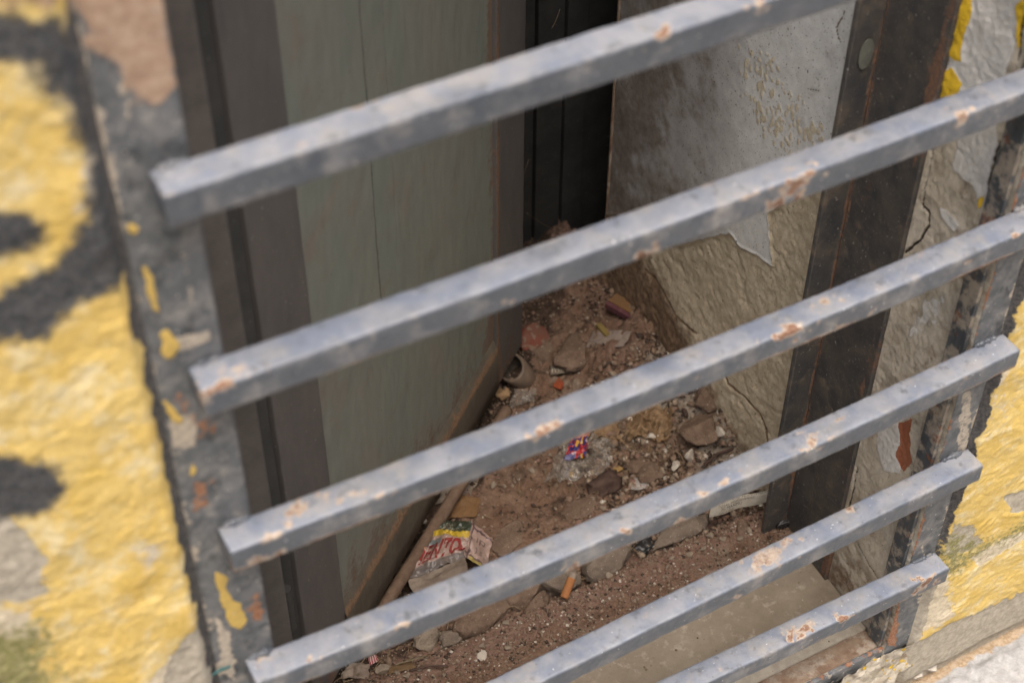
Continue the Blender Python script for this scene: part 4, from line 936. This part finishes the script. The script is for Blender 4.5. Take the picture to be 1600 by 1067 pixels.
# twig and black strip scraps
for (a, b, r, m_, lb, nm, ct) in (((640, 1050), (700, 1044), .0010, m_dark, 'thin dark twig lying on the left end of the dirt ridge', 'twig', 'twig'),
                              ((610, 1013), (668, 993), .0030, m_wood, 'brown stick end poking out under the fourth bar', 'twig', 'stick'),
                              ((700, 975), (738, 950), .0016, m_dark, 'dark twig behind the fourth bar above the long dusty stone', 'twig', 'twig'),
                              ((1100, 728), (1145, 705), .0015, m_dark, 'dark splinter in the rubble under the round cobble', 'twig', 'twig')):
    A_, B_ = hit(*a), hit(*b); A_[2] += r+.001; B_[2] += r+.003
    tube(nm, [A_, (A_+B_)/2+[0, .002, .002], B_], r, m_, lb, ct, seg=8, n=24, seed=8)

def crumple(name, label, cat, quad, nu, nv, mat, amp=.003, seed=0, lift=.002, thick=.0003, attr=None, shape=None, parent=None, freq=60, world=False):
    """sheet of paper or film: bilinear patch on the ground with folds; quad = 4 photo pixels (bl, br, tr, tl)"""
    Q = [np.array(q, float) if world else hit(*q) for q in quad]
    U, W = np.meshgrid(np.linspace(0, 1, nu), np.linspace(0, 1, nv), indexing='ij'); u, w = U[..., None], W[..., None]
    B = Q[0]*(1-u)*(1-w)+Q[1]*u*(1-w)+Q[2]*u*w+Q[3]*(1-u)*w
    n = fbm(B[..., 0]*freq, B[..., 1]*freq, s=seed, o=3); B[..., 2] += lift + amp*(np.abs(n)*2-.5) + amp*.4*fbm(B[..., 0]*freq*3, B[..., 1]*freq*3, s=seed+2, o=2)
    if shape: B[..., 2] += shape(U, W)
    B[..., 0] += amp*.5*fbm(U*5, W*5, s=seed+4); B[..., 1] += amp*.5*fbm(U*5, W*5, s=seed+5)
    at = None
    if attr: at = dict(print=attr(U, W).reshape(-1, 3))
    o = mk(name, B.reshape(-1, 3), gridF(nu, nv), mat, parent, smooth=True, label=label, cat=cat, attrs=at, base=None if parent else tuple(Q[0]))
    md = o.modifiers.new('thickness', 'SOLIDIFY'); md.thickness = thick; md.offset = 0
    return o, B
def text_on(B, txt, u0, u1, w0, w1, mat, parent, name='lettering', shear=0.0, off=.0006, bold=0.0):
    cu = bpy.data.curves.new('t', 'FONT'); cu.body = txt; cu.size = 1; cu.offset = bold; cu.resolution_u = 3
    to = bpy.data.objects.new('t', cu); COL.objects.link(to); bpy.context.view_layer.update()
    me = to.evaluated_get(bpy.context.evaluated_depsgraph_get()).to_mesh()
    V = np.array([v.co[:] for v in me.vertices]); F = [tuple(p.vertices) for p in me.polygons]
    to.to_mesh_clear() if hasattr(to, 'to_mesh_clear') else None
    bpy.data.objects.remove(to); bpy.data.curves.remove(cu)
    mn, mx = V.min(0), V.max(0); a = (V[:, 0]-mn[0])/(mx[0]-mn[0]); b = (V[:, 1]-mn[1])/(mx[1]-mn[1])
    uu = np.clip(u0+(u1-u0)*a+shear*b, 0, .999); ww = np.clip(w0+(w1-w0)*b, 0, .999)
    nu, nv = B.shape[:2]; fu, fw = uu*(nu-1), ww*(nv-1); iu, iw_ = fu.astype(int), fw.astype(int); du, dw = (fu-iu)[:, None], (fw-iw_)[:, None]
    iu = np.clip(iu, 0, nu-2); iw_ = np.clip(iw_, 0, nv-2)
    P = B[iu, iw_]*(1-du)*(1-dw)+B[iu+1, iw_]*du*(1-dw)+B[iu+1, iw_+1]*du*dw+B[iu, iw_+1]*(1-du)*dw
    n = np.cross(B[-1, 0]-B[0, 0], B[0, -1]-B[0, 0]); n /= np.linalg.norm(n)
    if n[2] < 0: n = -n
    me_ = mk(name, P+n*off, F, mat, parent)
    return me_
# printed carton
hp = hit(700, 880)
ct = thing('printed_carton', 'crushed paper carton with red capital lettering and yellow band near the foot of the door', 'carton', tuple(hp))
def c1(u, w):
    c = np.empty(u.shape+(3,)); c[:] = (.31, .22, .18); c[w < .16] = (.14, .12, .11)
    k = (w > .60+.05*np.sin(u*6)) & (w < .72+.05*np.sin(u*6)); c[k] = (.42, .29, .03)
    k = w >= .72+.05*np.sin(u*6); c[k] = (.035, .045, .028)
    k = (w > .46) & (w < .60) & (u > .18) & (u < .45); c[k] = (.14, .16, .16)
    k = (w > .44) & (w < .62) & (u <= .18); c[k] = (.34, .15, .07)
    return c
Z_ = lambda p, dz: p+np.array([0, 0, dz])
bl, br, tr, tl = on(636, 906, 2, -.758), on(727, 868, 2, -.742), on(737, 815, 2, -.742), on(672, 812, 2, -.762)
o1, B1 = crumple('front_panel', None, None, [bl, br, tr, tl], 90, 80, m_print, .0030, 3, .0, .0004, c1, parent=ct, world=True, freq=85,
                 shape=lambda U, W: .004*np.sin(np.pi*U)*np.sin(np.pi*W))
text_on(B1, 'MENTOL', .0, .99, .17, .50, m_redink, ct, shear=.04, bold=.035, off=.0013)
m_cream = simple('cream_ink', (.34, .32, .24), (.30, .28, .2), 100, hm=(0, 100), hf=(0, 100))
text_on(B1, 'Sin', .42, .60, .88, .95, m_cream, ct); text_on(B1, 'Aroma', .35, .86, .76, .86, m_cream, ct)
def c2(u, w):
    c = np.empty(u.shape+(3,)); c[:] = (.36, .255, .21)
    c[(np.abs(u-.12) < .03) | (np.abs(w-.12) < .03) | (np.abs(w-.9) < .025)] = (.10, .06, .06); c[(w < .09) & (u > .2)] = (.34, .27, .08)
    return c
tr2, br2 = on(771, 845, 2, -.768), on(757, 892, 2, -.768)
o2, B2 = crumple('side_panel', None, None, [br, br2, tr2, tr], 50, 60, m_print, .0040, 5, .0, .0004, c2, parent=ct, world=True)
m_fink = simple('faded_ink', (.15, .10, .085), (.25, .18, .145), 150, hm=(0, 100), hf=(0, 100))
text_on(B2, 'IP', .35, .7, .55, .72, m_fink, ct); text_on(B2, 'II', .35, .65, .25, .42, m_fink, ct)
bl3, br3 = on(652, 935, 2, -.772), on(735, 905, 2, -.770)
crumple('bottom_flap', None, None, [bl3, br3, br, bl], 60, 30, m_paper, .002, 9, -.001, .0004, parent=ct, world=True)
# yellow-brown card behind the carton
crumple('card_scrap', 'orange brown card scrap just behind the printed carton', 'card', [(690, 815), (745, 812), (752, 782), (715, 778)], 30, 24, m_ochre, .002, 12, .004, .0008)
crumple('card_scrap', 'dull brown folded card under the third bar near the door foot', 'card', [(680, 790), (735, 775), (750, 745), (700, 750)], 30, 24, m_paper, .003, 13, .002, .0006)
# strip of newspaper
bl, br, tr, tl = on(1108, 808, 2, -.745), on(1203, 782, 2, -.738), on(1206, 763, 2, -.728), on(1112, 786, 2, -.733)
nt = thing('newspaper_strip', 'curled cream paper strip with small black print under the fourth bar', 'paper', tuple(bl))
o3, B3 = crumple('sheet', None, None, [bl, br, tr, tl], 90, 30, simple('newsprint', (.40, .37, .31), (.33, .30, .24), 60, hm=(.1, 100)), .0006, 15, 0, .0003, parent=nt, world=True, shape=lambda U, W: .004*np.sin(np.pi*W)-.003*np.sin(3*np.pi*U)*.4)
text_on(B3, 'LI PASTA AL MOMENTO 770', .10, .98, .66, .90, m_ink, nt, off=.0007); text_on(B3, 'TOTAL INGREDIENTES', .12, .72, .42, .58, m_ink, nt, off=.0007)
text_on(B3, '2G MAXIMO', .18, .52, .20, .36, m_ink, nt, off=.0007); text_on(B3, 'CADA UNO', .16, .40, .05, .15, m_ink, nt, off=.0007)
crumple('dusty_bag', 'flattened brown dusty bag lying behind the newspaper strip', 'bag', [(1125, 792), (1215, 765), (1222, 735), (1150, 765)], 60, 30, simple('dusty_bag', (.22, .17, .125), (.29, .235, .175), 60, rough=.6), .004, 17, .012, .0004)
# black plastic scrap by the frame foot
c = hit(1222, 795)
V, F = rock_shape((.020, .017, .052), .4, 91, 8, .3, .25); V[:, :2] *= (1-.55*np.clip(V[:, 2:3]/.026, -.2, 1)); mk('plastic_scrap', V+[c[0], c[1], c[2]+.016], F, m_blackp, smooth=True, label='shiny black plastic scrap standing against the foot of the right frame', cat='plastic scrap', base=tuple(c))
c = hit(1232, 818)
V, F = rock_shape((.024, .008, .009), .1, 93, 6, .2, .0); mk('plastic_scrap', V+[c[0]-.001, c[1], c[2]+.005], F, m_blackp, smooth=True, label='small black plastic tube end lying at the very foot of the right frame', cat='plastic scrap', base=tuple(c))
R_('soil_clod', 'tiny dark clod wedged under the stone left of the printed paper strip', 'clod', 1008, 855, (22, 18, 16), 0, m_blackp, 95, .2, 6, .2)
# clear film bag and the bright sweet wrapper caught in it
def cw(u, w):
    n = vnoise(u*5, w*5, s=33); n2 = vnoise(u*5.5+9, w*5.5, s=34)
    c = np.empty(u.shape+(3,)); c[:] = (.34, .018, .02); c[n2 > .2] = (.025, .022, .12); c[np.abs(n2) < .06] = (.10, .03, .05); c[n > .42] = (.50, .28, .02); c[(n < -.5)] = (.45, .36, .38); c[(n2 < -.55)] = (.05, .04, .12)
    c[(w > .82)] = (.38, .16, .13); c[(w < .20) & (u < .5)] = (.10, .10, .22); return c
crumple('sweet_wrapper', 'tiny crumpled sweet wrapper in bright red with blue and yellow spots', 'sweet wrapper', [(880, 728), (914, 722), (922, 682), (895, 688)], 70, 70, m_print, .0035, 19, .0100, .0003, cw, freq=110)
crumple('wrapper_scrap', 'tiny blue and orange wrapper scrap just below the bright red sweet wrapper', 'sweet wrapper', [(876, 745), (898, 750), (900, 738), (882, 732)], 30, 30, m_print, .002, 20, .004, .0003,
        lambda u, w: np.where((u < .45)[..., None], np.array([.07, .07, .16]), np.where((vnoise(u*6, w*6, s=2) > 0)[..., None], np.array([.45, .28, .06]), np.array([.42, .36, .30]))), freq=120)
crumple('clear_film', 'dusty see through plastic film spread around the bright sweet wrapper', 'plastic film', [(850, 760), (945, 745), (965, 685), (880, 680)], 80, 80, m_film, .006, 23, .0035, .0002, freq=55)
crumple('clear_film', 'grey see through film bunched up beside the broken cup near the door foot', 'plastic film', [(795, 640), (835, 632), (838, 612), (805, 612)], 40, 40, m_film, .004, 24, .004, .0002, freq=80)
# broken cup lying on its side
cc = hit(810, 592); cc[2] += .008
cup = thing('broken_cup', 'dusty broken cup half buried at the foot of the door with dark open mouth', 'cup', tuple(cc))
m_cup = simple('dusty_cup', (.125, .092, .066), (.19, .14, .10), 35, rough=.5, spec=.4)
ax = np.array([.52, -.02, -.80]); ax /= np.linalg.norm(ax); a_ = np.cross(ax, [0, 0, 1]); a_ /= np.linalg.norm(a_); b_ = np.cross(a_, ax)
th = np.linspace(0, 2*math.pi, 40, endpoint=False); prof = [(-.004, .0150), (-.006, .0175), (-.004, .0190), (.010, .0185), (.040, .0155), (.042, .0)]
V = np.array([cc-ax*.012+ax*t+(a_*math.cos(q)+b_*math.sin(q)*.8)*r for t, r in prof for q in th]); k = np.arange(len(prof)*40).reshape(-1, 40); kb = np.roll(k, -1, 1)
mk('cup_body', V, np.stack([k[:-1].ravel(), k[1:].ravel(), kb[1:].ravel(), kb[:-1].ravel()], 1), m_cup, cup, smooth=True)
V = np.array([cc-ax*.012+ax*t+(a_*math.cos(q)+b_*math.sin(q)*.8)*r for t, r in ((-.004, .0148), (.030, .0125), (.031, 0)) for q in th]); k = np.arange(120).reshape(-1, 40); kb = np.roll(k, -1, 1)
mk('cup_inside', V, np.stack([k[:-1].ravel(), kb[:-1].ravel(), kb[1:].ravel(), k[1:].ravel()], 1), simple('cup_shade', (.05, .042, .034), (.10, .08, .06), 120), cup, smooth=True)
# little printed label next to the cup
q0 = [hit(860, 590), hit(902, 585), hit(902, 572), hit(860, 576)]
lt = thing('paper_label', 'small grey paper label with pale letters above the orange red shard', 'label', tuple(q0[0]))
o4, B4 = crumple('sheet', None, None, [Z_(p_, .004) for p_ in q0], 40, 20, simple('grey_label', (.17, .13, .10), (.21, .17, .13), 60), .0006, 26, 0, .0003, parent=lt, world=True)
text_on(B4, 'matic', .05, .95, .2, .8, simple('pale_ink', (.42, .38, .28), (.36, .32, .24), 90), lt)
# matchbox-like ochre box with purple edge
c = hit(975, 490); mb = thing('ochre_box', 'small ochre and purple card box lying in the dirt near the far wall', 'card box', tuple(c))
e1 = on(1000, 497, 2, c[2]+.007)-on(953, 470, 2, c[2]+.007); L1 = np.linalg.norm(e1); e1 /= L1; e2 = np.cross([0, 0, 1], e1)
for (n0, n1_, z0_, z1_, mt, nm) in ((-.002, .012, .001, .009, m_ochre, 'tray'), (-.0075, -.0023, .001, .008, m_purple, 'sleeve')):
    V, F = box(-L1/2, L1/2, n0, n1_, z0_, z1_, .0006); mk(nm, c+V[:, :1]*e1+V[:, 1:2]*e2+V[:, 2:]*np.array([0, 0, 1]), F, mt, mb)
c = hit(942, 520); V, F = box(-.003, .003, -.010, .010, .001, .006, .0008); mk('yellow_stub', V+c, F, simple('yellow_stub', (.20, .145, .045), (.16, .115, .045)), label='short yellowish stub standing out in the dirt beside a dotted scrap', cat='stub', base=tuple(c))
crumple('paper_scrap', 'grey torn paper scrap with dotted edge near the yellowish stub', 'paper', [(915, 545), (975, 545), (985, 520), (925, 520)], 40, 30, simple('grey_scrap', (.20, .155, .125), (.25, .20, .165)), .003, 28, .003, .0004)
crumple('paper_scrap', 'tiny red striped wrapper scrap under the left end of the fourth bar', 'paper', [(578, 1042), (592, 1037), (588, 1026), (576, 1030)], 24, 24, m_print, .001, 29, .004, .0003,
        lambda u, w: np.where((np.sin(u*22) > 0)[..., None], np.array([.32, .03, .04]), np.array([.42, .35, .31])))
crumple('dry_leaf', 'pale dry leaf lying on the left end of the dirt ridge', 'leaf', [(605, 1055), (650, 1045), (645, 1036), (612, 1042)], 30, 16, m_leaf, .0012, 31, .003, .0003)
crumple('dry_leaf', 'brown curled leaf in the heap above the clear film', 'leaf', [(925, 690), (968, 690), (965, 655), (930, 665)], 30, 24, m_leaf, .004, 32, .004, .0003)
crumple('paper_scrap', 'torn brown paper with pink edge lying in the hollow at the lower left', 'paper', [(530, 1062), (575, 1062), (580, 1040), (545, 1040)], 30, 24, m_paper, .003, 35, .003, .0004)
crumple('paper_scrap', 'flat olive scrap lying across the groove right of the pale plaster cube', 'paper', [(600, 1050), (640, 1035), (668, 1028), (625, 1040)], 30, 14, simple('olive_scrap', (.20, .17, .10), (.25, .21, .14)), .002, 37, .005, .0005)
crumple('leaf_litter', 'bundle of dry brown fibres and leaf ribs in the heap left of the round cobble', 'leaf litter', [(965, 690), (1045, 690), (1050, 640), (985, 645)], 50, 50, m_leaf, .007, 39, .004, .0005, freq=120)
crumple('paper_scrap', 'faded grey foil scrap near the pink grey flakes on the heap', 'paper', [(985, 770), (1010, 765), (1018, 748), (990, 750)], 24, 24, simple('grey_foil', (.24, .21, .19), (.30, .27, .24), rough=.4), .003, 41, .004, .0003)

# cobweb threads hanging before the black door
cw_ = thing('cobweb', 'thin dusty cobweb threads strung beside the lock edge of the green door', 'cobweb', tuple(on(812, 300, 1, .48)))
for (a, b) in (((822, 332), (868, 360)), ((785, 345), (812, 285)), ((812, 285), (826, 250)), ((868, 360), (905, 385)), ((862, 45), (875, 15)), ((780, 360), (790, 330))):
    A_, B_ = on(*a, 1, .50), on(*b, 1, .51)
    tube('thread', [A_, (A_+B_)/2-[0, 0, .002], B_], .00012, m_straw, None, None, seg=5, n=8, parent=cw_, rough=.3)
